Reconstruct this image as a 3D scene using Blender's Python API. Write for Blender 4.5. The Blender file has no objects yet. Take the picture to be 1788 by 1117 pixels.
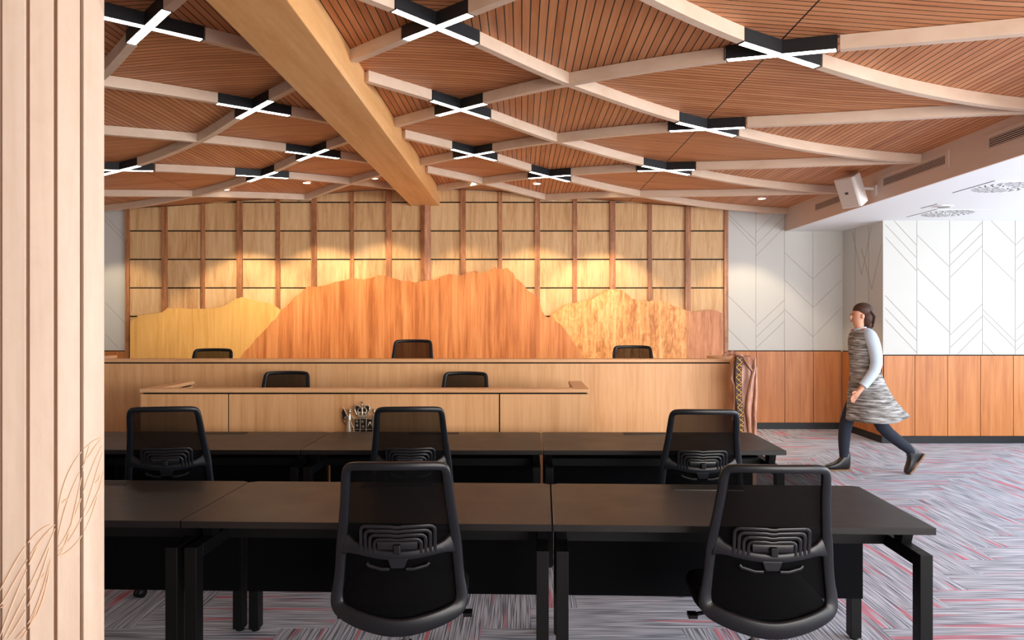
import bpy, bmesh, math, random
import numpy as np
from mathutils import Vector, Matrix, noise as mnoise
random.seed(7)
PI = math.pi
# ------------------------------------------------------------------ camera, world, light, exposure
EYE = 1.56; F = 1240.0; CX = 910.0; CY = 552.0
scn = bpy.context.scene
C = scn.collection
cam_d = bpy.data.cameras.new('camera'); cam = bpy.data.objects.new('camera', cam_d); C.objects.link(cam)
cam.location = (0, 0, EYE); cam.rotation_euler = (PI/2, 0, 0)
cam_d.sensor_width = 36; cam_d.lens = F/1788*36
cam_d.shift_x = -(CX-894)/1788; cam_d.shift_y = -(558.5-CY)/1788
cam_d.clip_start = 0.05
scn.camera = cam
scn.view_settings.view_transform = 'Standard'
scn.view_settings.look = 'None'
scn.view_settings.gamma = 1
scn.view_settings.exposure = 0.42
world = bpy.data.worlds.new('sky'); scn.world = world; world.use_nodes = True
bg = world.node_tree.nodes['Background']; bg.inputs[0].default_value = (0.75, 0.88, 1.0, 1); bg.inputs[1].default_value = 1.5

def area(name, loc, rot, sx, sy, power, col):
    l = bpy.data.lights.new(name, 'AREA'); l.shape = 'RECTANGLE'; l.size = sx; l.size_y = sy
    l.energy = power; l.color = col
    o = bpy.data.objects.new(name, l); C.objects.link(o); o.location = loc; o.rotation_euler = rot
    return o
COOL = (0.86, 0.93, 1.0)
# daylight entering through the windows of the right wall (plane x = 7.4), light faces -x
for yc, pw in ((0.2, 230), (2.7, 150), (5.2, 56), (7.4, 30)):
    area('window_daylight', (7.28, yc, 1.55), (0, PI/2, 0), 2.0, 1.7 if yc > 7 else 2.1, pw, COOL)
# added fill light behind the camera, brightens surfaces facing it
area('rear_fill', (4.0, -3.3, 1.7), (-PI/2, 0, PI), 5.6, 2.0, 300, (1.0, 0.93, 0.85))

# ------------------------------------------------------------------ helpers
def X(px, d): return (px-CX)*d/F
def H(py, d): return EYE+(CY-py)*d/F

class MB:
    def __init__(s): s.v = []; s.f = []; s.m = []; s.sm = []
    def add(s, vs, fs, mi=0, smooth=False):
        o = len(s.v); s.v += [tuple(v) for v in vs]
        for f in fs: s.f.append(tuple(i+o for i in f)); s.m.append(mi); s.sm.append(smooth)
        return s
    def box(s, a, b, mi=0, mat=None):
        x0, y0, z0 = a; x1, y1, z1 = b
        vs = [Vector(p) for p in ((x0,y0,z0),(x1,y0,z0),(x1,y1,z0),(x0,y1,z0),(x0,y0,z1),(x1,y0,z1),(x1,y1,z1),(x0,y1,z1))]
        if mat: vs = [mat @ v for v in vs]
        return s.add(vs, [(3,2,1,0),(4,5,6,7),(0,1,5,4),(1,2,6,5),(2,3,7,6),(3,0,4,7)], mi)
    def obox(s, c, size, rz=0, mi=0, R=None):
        m = Matrix.Translation(Vector(c)) @ (R if R else Matrix.Rotation(rz, 4, 'Z'))
        h = [q/2 for q in size]
        return s.box((-h[0],-h[1],-h[2]), (h[0],h[1],h[2]), mi, m)
    def prism(s, poly, fn0, fn1, mi=0):     # poly list of 2d; fn maps 2d->3d for both ends
        n = len(poly); vs = [fn0(*p) for p in poly]+[fn1(*p) for p in poly]
        fs = [tuple(range(n))[::-1], tuple(range(n, 2*n))]
        fs += [(i, (i+1) % n, (i+1) % n+n, i+n) for i in range(n)]
        return s.add(vs, fs, mi)
    def tube(s, pts, r, n=8, mi=0, closed=False, smooth=True, caps=True):
        pts = [Vector(p) for p in pts]; N = len(pts)
        rr = r if isinstance(r, (list, tuple)) else [r]*N
        vs = []; up = None
        for i, p in enumerate(pts):
            a = pts[(i-1) % N] if (closed or i > 0) else p
            b = pts[(i+1) % N] if (closed or i < N-1) else p
            t = (b-a).normalized()
            if up is None: up = Vector((0,0,1)) if abs(t.z) < .9 else Vector((1,0,0))
            u = (up - t*up.dot(t))
            if u.length < 1e-5: u = t.orthogonal()
            u.normalize(); up = u; w = t.cross(u)
            for k in range(n):
                an = 2*PI*k/n; vs.append(p+(u*math.cos(an)+w*math.sin(an))*rr[i])
        fs = []
        M = N if closed else N-1
        for i in range(M):
            for k in range(n):
                a = i*n+k; b = i*n+(k+1) % n; c = ((i+1) % N)*n+(k+1) % n; d = ((i+1) % N)*n+k
                fs.append((a, b, c, d))
        s.add(vs, fs, mi, smooth)
        if caps and not closed:
            s.add(vs[:n], [tuple(range(n))[::-1]], mi); s.add(vs[-n:], [tuple(range(n))], mi)
        return s
    def sweep(s, pts, wid, thk, nrm=Vector((0,1,0)), closed=False, mi=0, smooth=True):
        """rounded rectangular bar along pts; wid across (in plane), thk along nrm"""
        pts = [Vector(p) for p in pts]; N = len(pts)
        W = wid if isinstance(wid, (list, tuple)) else [wid]*N
        T = thk if isinstance(thk, (list, tuple)) else [thk]*N
        sec = [(-.5,-.2),(-.5,.2),(-.46,.38),(-.36,.5),(.36,.5),(.46,.38),(.5,.2),(.5,-.2),(.46,-.38),(.36,-.5),(-.36,-.5),(-.46,-.38)]; n = 12
        vs = []
        for i, p in enumerate(pts):
            a = pts[(i-1) % N] if (closed or i > 0) else p
            b = pts[(i+1) % N] if (closed or i < N-1) else p
            t = (b-a).normalized(); w = t.cross(nrm).normalized(); u = w.cross(t)
            for (c, d) in sec: vs.append(p+w*c*W[i]+u*d*T[i])
        fs = []; M = N if closed else N-1
        for i in range(M):
            for k in range(n):
                fs.append((i*n+k, i*n+(k+1) % n, ((i+1) % N)*n+(k+1) % n, ((i+1) % N)*n+k))
        s.add(vs, fs, mi, smooth)
        if not closed:
            s.add(vs[:n], [tuple(range(n))[::-1]], mi); s.add(vs[-n:], [tuple(range(n))], mi)
        return s
    def ring_loft(s, rings, mi=0, smooth=True, caps=True):
        n = len(rings[0]); vs = [p for r in rings for p in r]; fs = []
        for i in range(len(rings)-1):
            for k in range(n): fs.append((i*n+k, i*n+(k+1) % n, (i+1)*n+(k+1) % n, (i+1)*n+k))
        if caps: fs += [tuple(range(n))[::-1], tuple((len(rings)-1)*n+k for k in range(n))]
        return s.add(vs, fs, mi, smooth)
    def ell(s, c, r, n=16, m=10, mi=0, R=None):
        rings = []
        for j in range(m+1):
            th = PI*j/m; z = -math.cos(th); q = max(math.sin(th), 1e-3)
            ring = []
            for k in range(n):
                v = Vector((r[0]*q*math.cos(2*PI*k/n), r[1]*q*math.sin(2*PI*k/n), r[2]*z))
                if R: v = R @ v
                ring.append(v+Vector(c))
            rings.append(ring)
        return s.ring_loft(rings, mi)
    def cyl(s, c, r, h, n=24, mi=0, axis='z', r2=None):
        r2 = r if r2 is None else r2; rings = []
        for (rr, t) in ((r, 0), (r2, h)):
            ring = []
            for k in range(n):
                a = 2*PI*k/n; p = (rr*math.cos(a), rr*math.sin(a), t)
                if axis == 'y': p = (p[0], p[2], -p[1])
                if axis == 'x': p = (p[2], p[0], p[1])
                ring.append(Vector(p)+Vector(c))
            rings.append(ring)
        n0 = len(s.f); s.ring_loft(rings, mi, smooth=True)
        s.sm[-1] = False; s.sm[-2] = False
        return s
    def build(s, name, mats, parent=None, bevel=0, subd=0, recalc=True):
        me = bpy.data.meshes.new(name); me.from_pydata(s.v, [], s.f)
        if not isinstance(mats, (list, tuple)): mats = [mats]
        for m in mats: me.materials.append(m)
        for p, mi, sm in zip(me.polygons, s.m, s.sm): p.material_index = mi; p.use_smooth = sm
        if recalc:
            bm = bmesh.new(); bm.from_mesh(me); bmesh.ops.recalc_face_normals(bm, faces=bm.faces); bm.to_mesh(me); bm.free()
        o = bpy.data.objects.new(name, me); C.objects.link(o)
        if parent: o.parent = parent
        if bevel:
            b = o.modifiers.new('bevel', 'BEVEL'); b.width = bevel; b.segments = 2; b.limit_method = 'ANGLE'; b.angle_limit = math.radians(40)
        if subd:
            b = o.modifiers.new('sub', 'SUBSURF'); b.levels = subd; b.render_levels = subd
        return o

def tag(o, label=None, cat=None, group=None, kind=None):
    if label: o['label'] = label
    if cat: o['category'] = cat
    if group: o['group'] = group
    if kind: o['kind'] = kind
    return o
def thing(name, label, cat, loc=(0,0,0), rz=0, group=None):
    o = bpy.data.objects.new(name, None); C.objects.link(o); o.location = loc; o.rotation_euler = (0,0,rz)
    o.empty_display_size = .1
    return tag(o, label, cat, group)
def dup(root):
    r = root.copy(); C.objects.link(r)
    for ch in list(root.children):
        c = ch.copy(); C.objects.link(c); c.parent = r
        for g in ch.children:
            d = g.copy(); C.objects.link(d); d.parent = c
    return r

# ------------------------------------------------------------------ materials
def lin(c):
    return tuple(((v/255)/12.92 if v/255 <= .04045 else ((v/255+.055)/1.055)**2.4) for v in c)+(1,)
class NT:
    def __init__(s, name):
        s.mat = bpy.data.materials.new(name); s.mat.use_nodes = True
        s.t = s.mat.node_tree; s.b = s.t.nodes['Principled BSDF']; s.out = s.t.nodes['Material Output']
    def n(s, typ, **kw):
        nd = s.t.nodes.new(typ)
        for k, v in kw.items():
            if hasattr(nd, k): setattr(nd, k, v)
        return nd
    def l(s, a, b): s.t.links.new(a, b)
    def math(s, op, a, b=None, c=None):
        nd = s.n('ShaderNodeMath'); nd.operation = op
        for i, v in enumerate((a, b, c)):
            if v is None: continue
            if isinstance(v, (int, float)): nd.inputs[i].default_value = v
            else: s.l(v, nd.inputs[i])
        return nd.outputs[0]
    def mix(s, fac, a, b, bt='MIX'):
        nd = s.n('ShaderNodeMix'); nd.data_type = 'RGBA'; nd.blend_type = bt
        for i, v in ((0, fac), (6, a), (7, b)):
            if isinstance(v, (int, float, tuple)): nd.inputs[i].default_value = v
            else: s.l(v, nd.inputs[i])
        return nd.outputs[2]
    def ramp(s, fac, stops):
        nd = s.n('ShaderNodeValToRGB'); e = nd.color_ramp.elements
        e[0].position, e[0].color = stops[0]; e[1].position, e[1].color = stops[-1]
        for p, c in stops[1:-1]:
            q = e.new(p); q.color = c
        s.l(fac, nd.inputs[0]); return nd.outputs[0]
    def noise(s, vec, scale, detail=4, rough=.5, dist=0):
        nd = s.n('ShaderNodeTexNoise'); nd.inputs['Scale'].default_value = scale; nd.inputs['Detail'].default_value = detail
        nd.inputs['Roughness'].default_value = rough; nd.inputs['Distortion'].default_value = dist
        s.l(vec, nd.inputs['Vector']); return nd.outputs[0]
    def coord(s, kind='Object'): return s.n('ShaderNodeTexCoord').outputs[kind]
    def mapping(s, vec, scale=(1,1,1), loc=(0,0,0), rot=(0,0,0)):
        nd = s.n('ShaderNodeMapping'); nd.inputs['Scale'].default_value = scale; nd.inputs['Location'].default_value = loc
        nd.inputs['Rotation'].default_value = rot; s.l(vec, nd.inputs[0]); return nd.outputs[0]
    def xyz(s, vec):
        nd = s.n('ShaderNodeSeparateXYZ'); s.l(vec, nd.inputs[0]); return nd.outputs
    def comb(s, x, y, z):
        nd = s.n('ShaderNodeCombineXYZ')
        for i, v in enumerate((x, y, z)):
            if isinstance(v, (int, float)): nd.inputs[i].default_value = v
            else: s.l(v, nd.inputs[i])
        return nd.outputs[0]
    def bump(s, h, strength, dist=.002):
        nd = s.n('ShaderNodeBump'); nd.inputs['Strength'].default_value = strength; nd.inputs['Distance'].default_value = dist
        s.l(h, nd.inputs['Height']); s.l(nd.outputs[0], s.b.inputs['Normal'])
    def fin(s, col, rough=.5, spec=.4, metal=0):
        if isinstance(col, tuple): s.b.inputs['Base Color'].default_value = col
        else: s.l(col, s.b.inputs['Base Color'])
        if isinstance(rough, (int, float)): s.b.inputs['Roughness'].default_value = rough
        else: s.l(rough, s.b.inputs['Roughness'])
        s.b.inputs['Specular IOR Level'].default_value = spec; s.b.inputs['Metallic'].default_value = metal
        return s.mat
def plain(name, rgb, rough=.5, spec=.4, metal=0): return NT(name).fin(lin(rgb), rough, spec, metal)

def wood(name, dark, mid, light, axis='z', fine=60, rough=.42, broad=3.0, strips=0, mottle=0, rnd=.0, dist=.6, contrast=1.0, spec=.35):
    m = NT(name); co = m.coord()
    k = 0.06
    sc = {'x': (k,1,1), 'y': (1,k,1), 'z': (1,1,k)}[axis]
    info = m.n('ShaderNodeObjectInfo')
    if rnd:
        off = m.math('MULTIPLY', info.outputs['Random'], 37.0)
        va = m.n('ShaderNodeVectorMath'); va.operation = 'ADD'; m.l(co, va.inputs[0]); m.l(m.comb(off, off, off), va.inputs[1]); co = va.outputs[0]
    v = m.mapping(co, sc)
    n1 = m.noise(v, fine, 5, .6, dist); n2 = m.noise(v, broad*3, 4, .55, 1.2)
    f = m.math('ADD', m.math('MULTIPLY', n1, .5), m.math('MULTIPLY', n2, .5))
    if strips:        # veneer leaves laid side by side
        x = m.xyz(co)[0 if axis != 'x' else 2]
        cell = m.math('FLOOR', m.math('MULTIPLY', x, strips))
        wn = m.n('ShaderNodeTexWhiteNoise'); wn.noise_dimensions = '1D'; m.l(cell, wn.inputs['W'])
        fr = m.math('FRACT', m.math('MULTIPLY', x, strips))
        f = m.math('ADD', f, m.math('MULTIPLY', m.math('SUBTRACT', wn.outputs[0], .5), .10))
        f = m.math('SUBTRACT', f, m.math('MULTIPLY', m.math('LESS_THAN', fr, .07), .05))
    if mottle:
        v2 = m.mapping(co, {'x': (.4,1,1), 'y': (1,.4,1), 'z': (1,1,.4)}[axis])
        n3 = m.noise(v2, 14, 5, .65, 1.5)
        f = m.math('ADD', f, m.math('MULTIPLY', m.math('SUBTRACT', n3, .5), mottle))
    w = .17/contrast
    col = m.ramp(f, [(.5-w, lin(dark)), (.5, lin(mid)), (.5+w, lin(light))])
    if rnd:
        b = m.math('ADD', 1-rnd/2, m.math('MULTIPLY', info.outputs['Random'], rnd))
        hs = m.n('ShaderNodeHueSaturation'); m.l(b, hs.inputs['Value']); m.l(col, hs.inputs['Color']); col = hs.outputs[0]
    m.bump(n1, .12, .001)
    return m.fin(col, rough, spec)

M = {}
M['bench'] = wood('bench_veneer', (204,150,98), (222,168,116), (232,184,134), 'z', 40, strips=7, contrast=.8)
M['bench_top'] = wood('bench_edge', (206,152,104), (222,170,122), (230,182,136), 'x', 40)
M['wainscot'] = wood('wainscot_veneer', (168,98,50), (188,118,64), (202,134,80), 'z', 30, strips=2.5)
M['rib'] = wood('rib_timber', (204,174,148), (214,188,164), (222,200,178), 'x', 9, rnd=.05, broad=1.0, rough=.5, contrast=.8)
M['beam'] = wood('beam_timber', (206,146,88), (222,166,106), (232,182,126), 'y', 12, broad=1.6, rough=.5, mottle=.25)
M['column'] = wood('column_timber', (182,156,134), (200,176,154), (212,190,170), 'z', 10, rnd=.07, broad=1.4, rough=.5, mottle=.2, contrast=.9)
M['groove'] = plain('column_groove', (146,104,78), .6)
M['carve'] = plain('carved_line', (212,178,148), .55)
M['tile'] = None
M['post'] = wood('mural_post', (122,76,48), (162,106,70), (192,138,98), 'z', 30, mottle=.35, rnd=.1)
M['mt_yellow'] = wood('mural_yellow', (206,152,78), (222,170,96), (232,184,114), 'z', 30, mottle=.12)
M['mt_orange'] = wood('mural_orange', (166,96,50), (198,124,72), (214,144,90), 'z', 22, strips=8, contrast=1.25)
M['mt_mottle'] = wood('mural_burl', (172,104,48), (220,152,86), (236,180,120), 'z', 26, mottle=.7, contrast=1.1)
M['mt_brown'] = wood('mural_brown', (150,88,52), (190,124,80), (208,146,102), 'z', 60, mottle=.25)
M['black'] = plain('black_shadow_gap', (14,11,10), .7, .2)
M['skirt'] = plain('black_skirting', (24,25,28), .5)
M['white'] = plain('white_plaster', (236,238,240), .7, .3)
M['soffit'] = plain('soffit_paint', (216,196,184), .6, .3)
M['housing'] = plain('lamp_housing', (26,27,30), .45, .4)
M['line'] = plain('groove_line', (150,146,136), .8)
M['plastic'] = plain('black_plastic', (16,19,24), .34, .42)
M['plastic_dark'] = plain('dark_plastic', (7,7,9), .5, .25)
M['support'] = plain('lumbar_plastic', (20,21,25), .28, .45)
M['fabric'] = plain('black_fabric', (10,10,12), .9, .15)
M['frame'] = plain('powder_coated_steel', (8,8,9), .5, .22)
M['modesty'] = plain('modesty_panel', (4,4,6), .85, .1)
M['metal'] = plain('grey_metal', (120,118,116), .35, .5, .8)
M['spk'] = plain('speaker_white', (226,218,210), .55)
M['dark_slot'] = plain('dark_slot', (70,66,66), .7)
M['bronze'] = plain('cast_bronze', (206,190,166), .32, .5, .7)
M['bronze_dark'] = plain('cast_bronze_dark', (52,44,38), .5, .5, .6)
M['skin'] = plain('skin', (206,150,122), .55)
M['hair'] = plain('hair', (64,38,26), .6)
M['tights'] = plain('navy_tights', (24,30,44), .8)
M['boot'] = plain('boot_leather', (26,24,26), .35, .5)
M['sole'] = plain('boot_sole', (120,92,64), .6)
M['shirt'] = plain('pale_top', (186,200,212), .9)
M['yellow'] = plain('yellow_inlay', (214,158,62), .5)
M['strip'] = plain('dark_inlay', (58,38,34), .6)

def emis(name, rgb, s):
    m = NT(name); m.b.inputs['Emission Color'].default_value = lin(rgb); m.b.inputs['Emission Strength'].default_value = s
    return m.fin(lin((240,240,240)), .5)
M['diffuser'] = emis('lamp_diffuser', (255,246,232), 13.0)
M['downlight'] = emis('downlight_lens', (255,236,205), 6.0)

def tabletop_mat():
    m = NT('dark_tabletop'); co = m.coord()
    n = m.noise(m.mapping(co, (1,2.5,1)), 4, 5, .6, .8)
    col = m.ramp(n, [(.3, lin((19,17,17))), (.7, lin((26,22,21)))])
    n2 = m.noise(co, 6, 3); r = m.math('ADD', .34, m.math('MULTIPLY', n2, .12))
    return m.fin(col, r, .36)
M['tabletop'] = tabletop_mat()
M['tabletop_edge'] = plain('tabletop_edge', (11,10,11), .5, .25)

def tile_mat():
    m = NT('mural_tile'); co = m.coord()
    x, y, z = m.xyz(co)
    cx_ = m.math('FLOOR', m.math('DIVIDE', m.math('ADD', x, 5.5*1.0+.0), .5165)); cz = m.math('FLOOR', m.math('DIVIDE', m.math('SUBTRACT', z, .0), .393))
    wn = m.n('ShaderNodeTexWhiteNoise'); wn.noise_dimensions = '3D'; m.l(m.comb(cx_, cz, 0), wn.inputs['Vector'])
    va = m.n('ShaderNodeVectorMath'); va.operation = 'ADD'; m.l(co, va.inputs[0])
    m.l(m.comb(0, m.math('MULTIPLY', wn.outputs[0], 9.), 0), va.inputs[1])
    v = m.mapping(va.outputs[0], (1,1,.09))
    n1 = m.noise(v, 26, 5, .65, 1.2); n2 = m.noise(v, 7, 4, .6, 1.5)
    f = m.math('ADD', m.math('MULTIPLY', n1, .5), m.math('MULTIPLY', n2, .5))
    f = m.math('ADD', f, m.math('MULTIPLY', m.math('SUBTRACT', wn.outputs[0], .5), .12))
    col = m.ramp(f, [(.3, lin((176,128,82))), (.47, lin((206,164,116))), (.66, lin((224,188,142)))])
    return m.fin(col, .5, .3)
M['tile'] = tile_mat()

def slat_mat(name, along):          # boards with open black joints, running along 'x' or 'y'
    m = NT(name); co = m.coord(); x, y, z = m.xyz(co)
    acr = y if along == 'x' else x; pitch = .049
    q = m.math('DIVIDE', acr, pitch); fr = m.math('FRACT', q); cell = m.math('FLOOR', q)
    gap = m.math('LESS_THAN', fr, .14)
    wn = m.n('ShaderNodeTexWhiteNoise'); wn.noise_dimensions = '1D'; m.l(cell, wn.inputs['W'])
    v = m.mapping(co, (.06,1,1) if along == 'x' else (1,.06,1))
    n1 = m.noise(v, 30, 4, .6, .5)
    f = m.math('ADD', m.math('MULTIPLY', n1, .8), m.math('MULTIPLY', wn.outputs[0], .25))
    col = m.ramp(f, [(.3, lin((176,108,66))), (.5, lin((198,130,84))), (.75, lin((212,148,102)))])
    if along == 'x':
        a1 = m.math('LESS_THAN', m.math('ABSOLUTE', m.math('SUBTRACT', x, 1.492)), .005)
        a2 = m.math('LESS_THAN', m.math('ABSOLUTE', m.math('ADD', x, 4.128)), .004)
        gap = m.math('MAXIMUM', gap, m.math('MAXIMUM', a1, a2))
    col = m.mix(gap, col, lin((20,12,9)))
    return m.fin(col, .5, .3)
M['slat_x'] = slat_mat('ceiling_boards_across', 'x'); M['slat_y'] = slat_mat('ceiling_boards_lengthwise', 'y')

def fabric_wall():
    m = NT('pale_wall_panel'); co = m.coord()
    n = m.noise(co, 900, 2, .5); n2 = m.noise(m.mapping(co, (40,40,1)), 8, 3)
    col = m.mix(m.math('MULTIPLY', n, .5), lin((198,196,190)), lin((212,210,205)))
    return m.fin(col, .85, .2)
M['wall'] = fabric_wall()

def carpet_mat():
    m = NT('streaked_carpet'); uv = m.coord('UV'); u, v, _ = m.xyz(uv)
    vec = m.comb(m.math('MULTIPLY', u, 1.0), m.math('MULTIPLY', v, 1.0), 0)
    a = m.noise(m.mapping(vec, (3.0, 150, 1)), 1.0, 1, .5, .12)       # fine yarn lines
    b = m.noise(m.mapping(vec, (1.2, 40, 1)), 1.0, 2, .6, .15)     # broader streaks
    c = m.noise(m.mapping(vec, (1.0, 15, 1), (31, 7, 0)), 1.0, 2, .5, .2)
    e = m.noise(m.mapping(vec, (.5, 2.2, 1), (5, 3, 0)), 1.0, 2)
    base = m.ramp(a, [(.38, lin((88,94,106))), (.455, lin((156,160,172))), (.62, lin((200,202,212)))])
    dk = m.ramp(b, [(.52, (0,0,0,1)), (.66, (1,1,1,1))])
    base = m.mix(m.math('MULTIPLY', dk, .45), base, lin((92,104,114)))
    rd = m.math('MULTIPLY', m.ramp(c, [(.585, (0,0,0,1)), (.635, (1,1,1,1))]), m.ramp(a, [(.36, (.1,.1,.1,1)), (.56, (1,1,1,1))]))
    base = m.mix(m.math('MULTIPLY', rd, .85), base, lin((206,92,108)))
    base = m.mix(m.math('MULTIPLY', e, .15), base, lin((160,146,142)))
    m.bump(a, .5, .004)
    return m.fin(base, .95, .1)
M['carpet'] = carpet_mat()

def mesh_mat():
    m = NT('chair_mesh_fabric'); m.fin(lin((3,3,4)), .8, .08)
    tr = m.n('ShaderNodeBsdfTransparent'); mx = m.n('ShaderNodeMixShader'); mx.inputs[0].default_value = .88
    m.l(tr.outputs[0], mx.inputs[1]); m.l(m.b.outputs[0], mx.inputs[2]); m.l(mx.outputs[0], m.out.inputs[0])
    return m.mat
M['mesh'] = mesh_mat()
def glass_mat():
    m = NT('window_glass'); m.fin(lin((235,240,245)), .02, .5)
    tr = m.n('ShaderNodeBsdfTransparent'); gl = m.n('ShaderNodeBsdfGlossy'); gl.inputs[1].default_value = .02
    mx = m.n('ShaderNodeMixShader'); mx.inputs[0].default_value = .07
    m.l(tr.outputs[0], mx.inputs[1]); m.l(gl.outputs[0], mx.inputs[2]); m.l(mx.outputs[0], m.out.inputs[0])
    return m.mat
M['glass'] = glass_mat()
def coat_mat():
    m = NT('grey_knit_coat'); co = m.coord()
    n = m.noise(m.mapping(co, (6,6,60)), 1.0, 4, .6, .5)
    col = m.ramp(n, [(.35, lin((76,72,68))), (.5, lin((134,130,126))), (.65, lin((190,190,190)))])
    return m.fin(col, .95, .15)
M['coat'] = coat_mat()
def carved_mat():
    m = NT('carved_hardwood'); co = m.coord()
    n = m.noise(m.mapping(co, (1,1,.15)), 18, 5, .6, 2.0)
    col = m.ramp(n, [(.35, lin((126,78,56))), (.5, lin((170,118,92))), (.68, lin((196,150,124)))])
    m.bump(n, .3, .004)
    return m.fin(col, .35, .5)
M['carved'] = carved_mat()

# ------------------------------------------------------------------ room shell
YB = 9.85      # rear wall plane
YN = 8.753     # nearer wall on the right
XS = 3.66; XC = -1.318; XL = XC-(XS-XC); XW = 4.46; XR = 7.4; YR = -3.5
ZS = EYE+1.475; ZL = EYE+1.179
def S(name, mb, mats, **k):
    o = mb.build(name, mats, **k); o['kind'] = 'structure'; return o
# floor: herringbone carpet planks as faces with their own uv
def make_floor():
    w, n = .25, 4
    vs = []; fs = []; uvs = []
    x0, x1, y0, y1 = -7.2, XR+.3, YR-.2, YB+.2
    ni = int((x1-x0)/w)+1; nj = int((y1-y0)/w)+1
    def q(xa, xb, ya, yb, vert):
        xa, xb = max(xa, x0), min(xb, x1); ya, yb = max(ya, y0), min(yb, y1)
        if xb-xa < 1e-4 or yb-ya < 1e-4: return
        o = len(vs); vs.extend([(xa,ya,0),(xb,ya,0),(xb,yb,0),(xa,yb,0)]); fs.append((o,o+1,o+2,o+3))
        ou, ov = random.random()*50, random.random()*50
        c = [(xa,ya),(xb,ya),(xb,yb),(xa,yb)]
        uvs.extend([((p[1]+ou, p[0]+ov) if vert else (p[0]+ou, p[1]+ov)) for p in c])
    for i in range(-n, ni+1):
        for j in range(-n, nj+1):
            d = (i-j) % (2*n)
            if d == 0: q(x0+i*w, x0+(i+n)*w, y0+j*w, y0+(j+1)*w, False)
            if d == 2*n-1: q(x0+i*w, x0+(i+1)*w, y0+j*w, y0+(j+n)*w, True)
    me = bpy.data.meshes.new('floor'); me.from_pydata(vs, [], fs); me.materials.append(M['carpet'])
    l = me.uv_layers.new(name='uv')
    for k, u in enumerate(uvs): l.data[k].uv = u
    o = bpy.data.objects.new('floor', me); C.objects.link(o); o['kind'] = 'structure'
make_floor()

def wall_panels(parent, plane, coords, lines, facing, top, z_wains=1.078, skirt=.09):
    pass

# rear wall (behind the mural and either side)
S('wall_back', MB().box((-7.3, YB, 0), (XW+.2, YB+.15, 3.7)), M['wall'])
S('wall_right_rear', MB().box((XW, YN+.15, 0), (XW+.15, YB, ZL)), M['wall'])
S('wall_right_near', MB().box((XW, YN, 0), (XR+.2, YN+.15, ZL)), M['wall'])
S('wall_left', MB().box((-7.3, YR, 0), (-7.15, YB, 3.7)), M['wall'])

def wainscot(name, mk, us, z0=.09, z1=1.075):
    """us: joint positions along the wall; mk(u0,u1,z0,z1,depth0,depth1,mi,mb)"""
    mb = MB()
    mk(mb, us[0], us[-1], 0.0, z1+.012, 0, .012, 1)
    for a, b in zip(us[:-1], us[1:]): mk(mb, a+.004, b-.004, z0, z1, .012, .024, 0)
    o = mb.build(name, [M['wainscot'], M['black']]); o['kind'] = 'structure'
    mb = MB(); mk(mb, us[0], us[-1], 0.0, z0-.004, .012, .030, 0)
    return o, mb
def mk_y(Y):
    def f(mb, u0, u1, z0, z1, d0, d1, mi): mb.box((u0, Y-d1, z0), (u1, Y-d0, z1), mi)
    return f
def mk_x(Xp):
    def f(mb, u0, u1, z0, z1, d0, d1, mi): mb.box((Xp-d1, u0, z0), (Xp-d0, u1, z1), mi)
    return f
rear_j = [2.865]+[X(px, YB) for px in (1320, 1369.5, 1419)]+[XW-.03]
near_j = [XW-.024]+[XW-.024+.4035*(k+1) for k in range(8)]; near_j[-1] = XR
o, b = wainscot('trim_1', mk_y(YB), rear_j); tb = b.build('baseboard_rear', M['skirt']); tb['kind'] = 'structure'
o, b = wainscot('trim_2', mk_y(YN), near_j); tb = b.build('baseboard_near', M['skirt']); tb['kind'] = 'structure'
o, b = wainscot('trim_3', mk_x(XW), [YN-.024, YN+.36, YN+.73, YB-.03]); tb = b.build('baseboard_side', M['skirt']); tb['kind'] = 'structure'
o, b = wainscot('trim_4', mk_y(YB), [-7.15, -6.75, -6.35, -5.95, -5.47]); tb = b.build('baseboard_left', M['skirt']); tb['kind'] = 'structure'

def groove_lines(name, segs, Y, par=None):
    mb = MB()
    for (a, b) in segs:
        a = Vector(a); b = Vector(b); d = (b-a); L = d.length; ang = math.atan2(d.y, d.x)
        m = Matrix.Translation(Vector((a.x, Y-.0015, a.y))) @ Matrix.Rotation(-ang, 4, 'Y')
        mb.box((0, -.001, -.002), (L, .002, .002), 0, m)
    o = mb.build(name, M['line']); o['kind'] = 'structure'; return o
def cv(cx, cy, D):
    px = 1240+cx/2.482; py = 330+cy/2.482
    return (X(px, D), H(py, D))
near_l = [((795,135),(895,243)),((758,153),(895,298)),((758,207),(895,354)),((758,460),(895,605)),((758,513),(895,655)),((758,563),(895,708)),
 ((898,200),(1037,337)),((898,343),(1037,480)),((898,483),(1037,620)),
 ((1040,278),(1180,143)),((1040,330),(1180,193)),((1040,383),(1180,245)),((1040,632),(1180,498)),((1040,687),(1180,550)),((1070,717),(1180,605)),
 ((1215,135),(1322,240)),((1182,265),(1322,402)),((1182,522),(1322,660)),((1182,548),(1322,690)),((1182,663),(1232,717)),
 ((1324,243),(1432,138)),((1324,300),(1464,163)),((1324,355),(1464,218)),((1324,610),(1464,473)),((1324,662),(1464,525)),((1324,700),(1464,563))]
for cxk in (896,1038,1180,1322,1464): near_l.append(((cxk,135),(cxk,716)))
rear_l = [((78,108),(198,225)),((78,125),(198,250)),((78,462),(198,580)),((78,605),(170,698)),
 ((198,190),(290,95)),((198,243),(322,120)),((198,290),(322,165)),((198,595),(322,480)),((198,643),(322,525)),((198,690),(322,572)),
 ((322,275),(445,390)),((322,392),(445,512)),((322,520),(445,640)),((445,390),(567,275)),((445,515),(567,395)),((445,640),(567,515)),
 ((198,90),(198,700)),((322,90),(322,700)),((445,185),(445,700))]
groove_lines('trim_5', [(cv(*a, YN), cv(*b, YN)) for a, b in near_l], YN)
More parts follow.
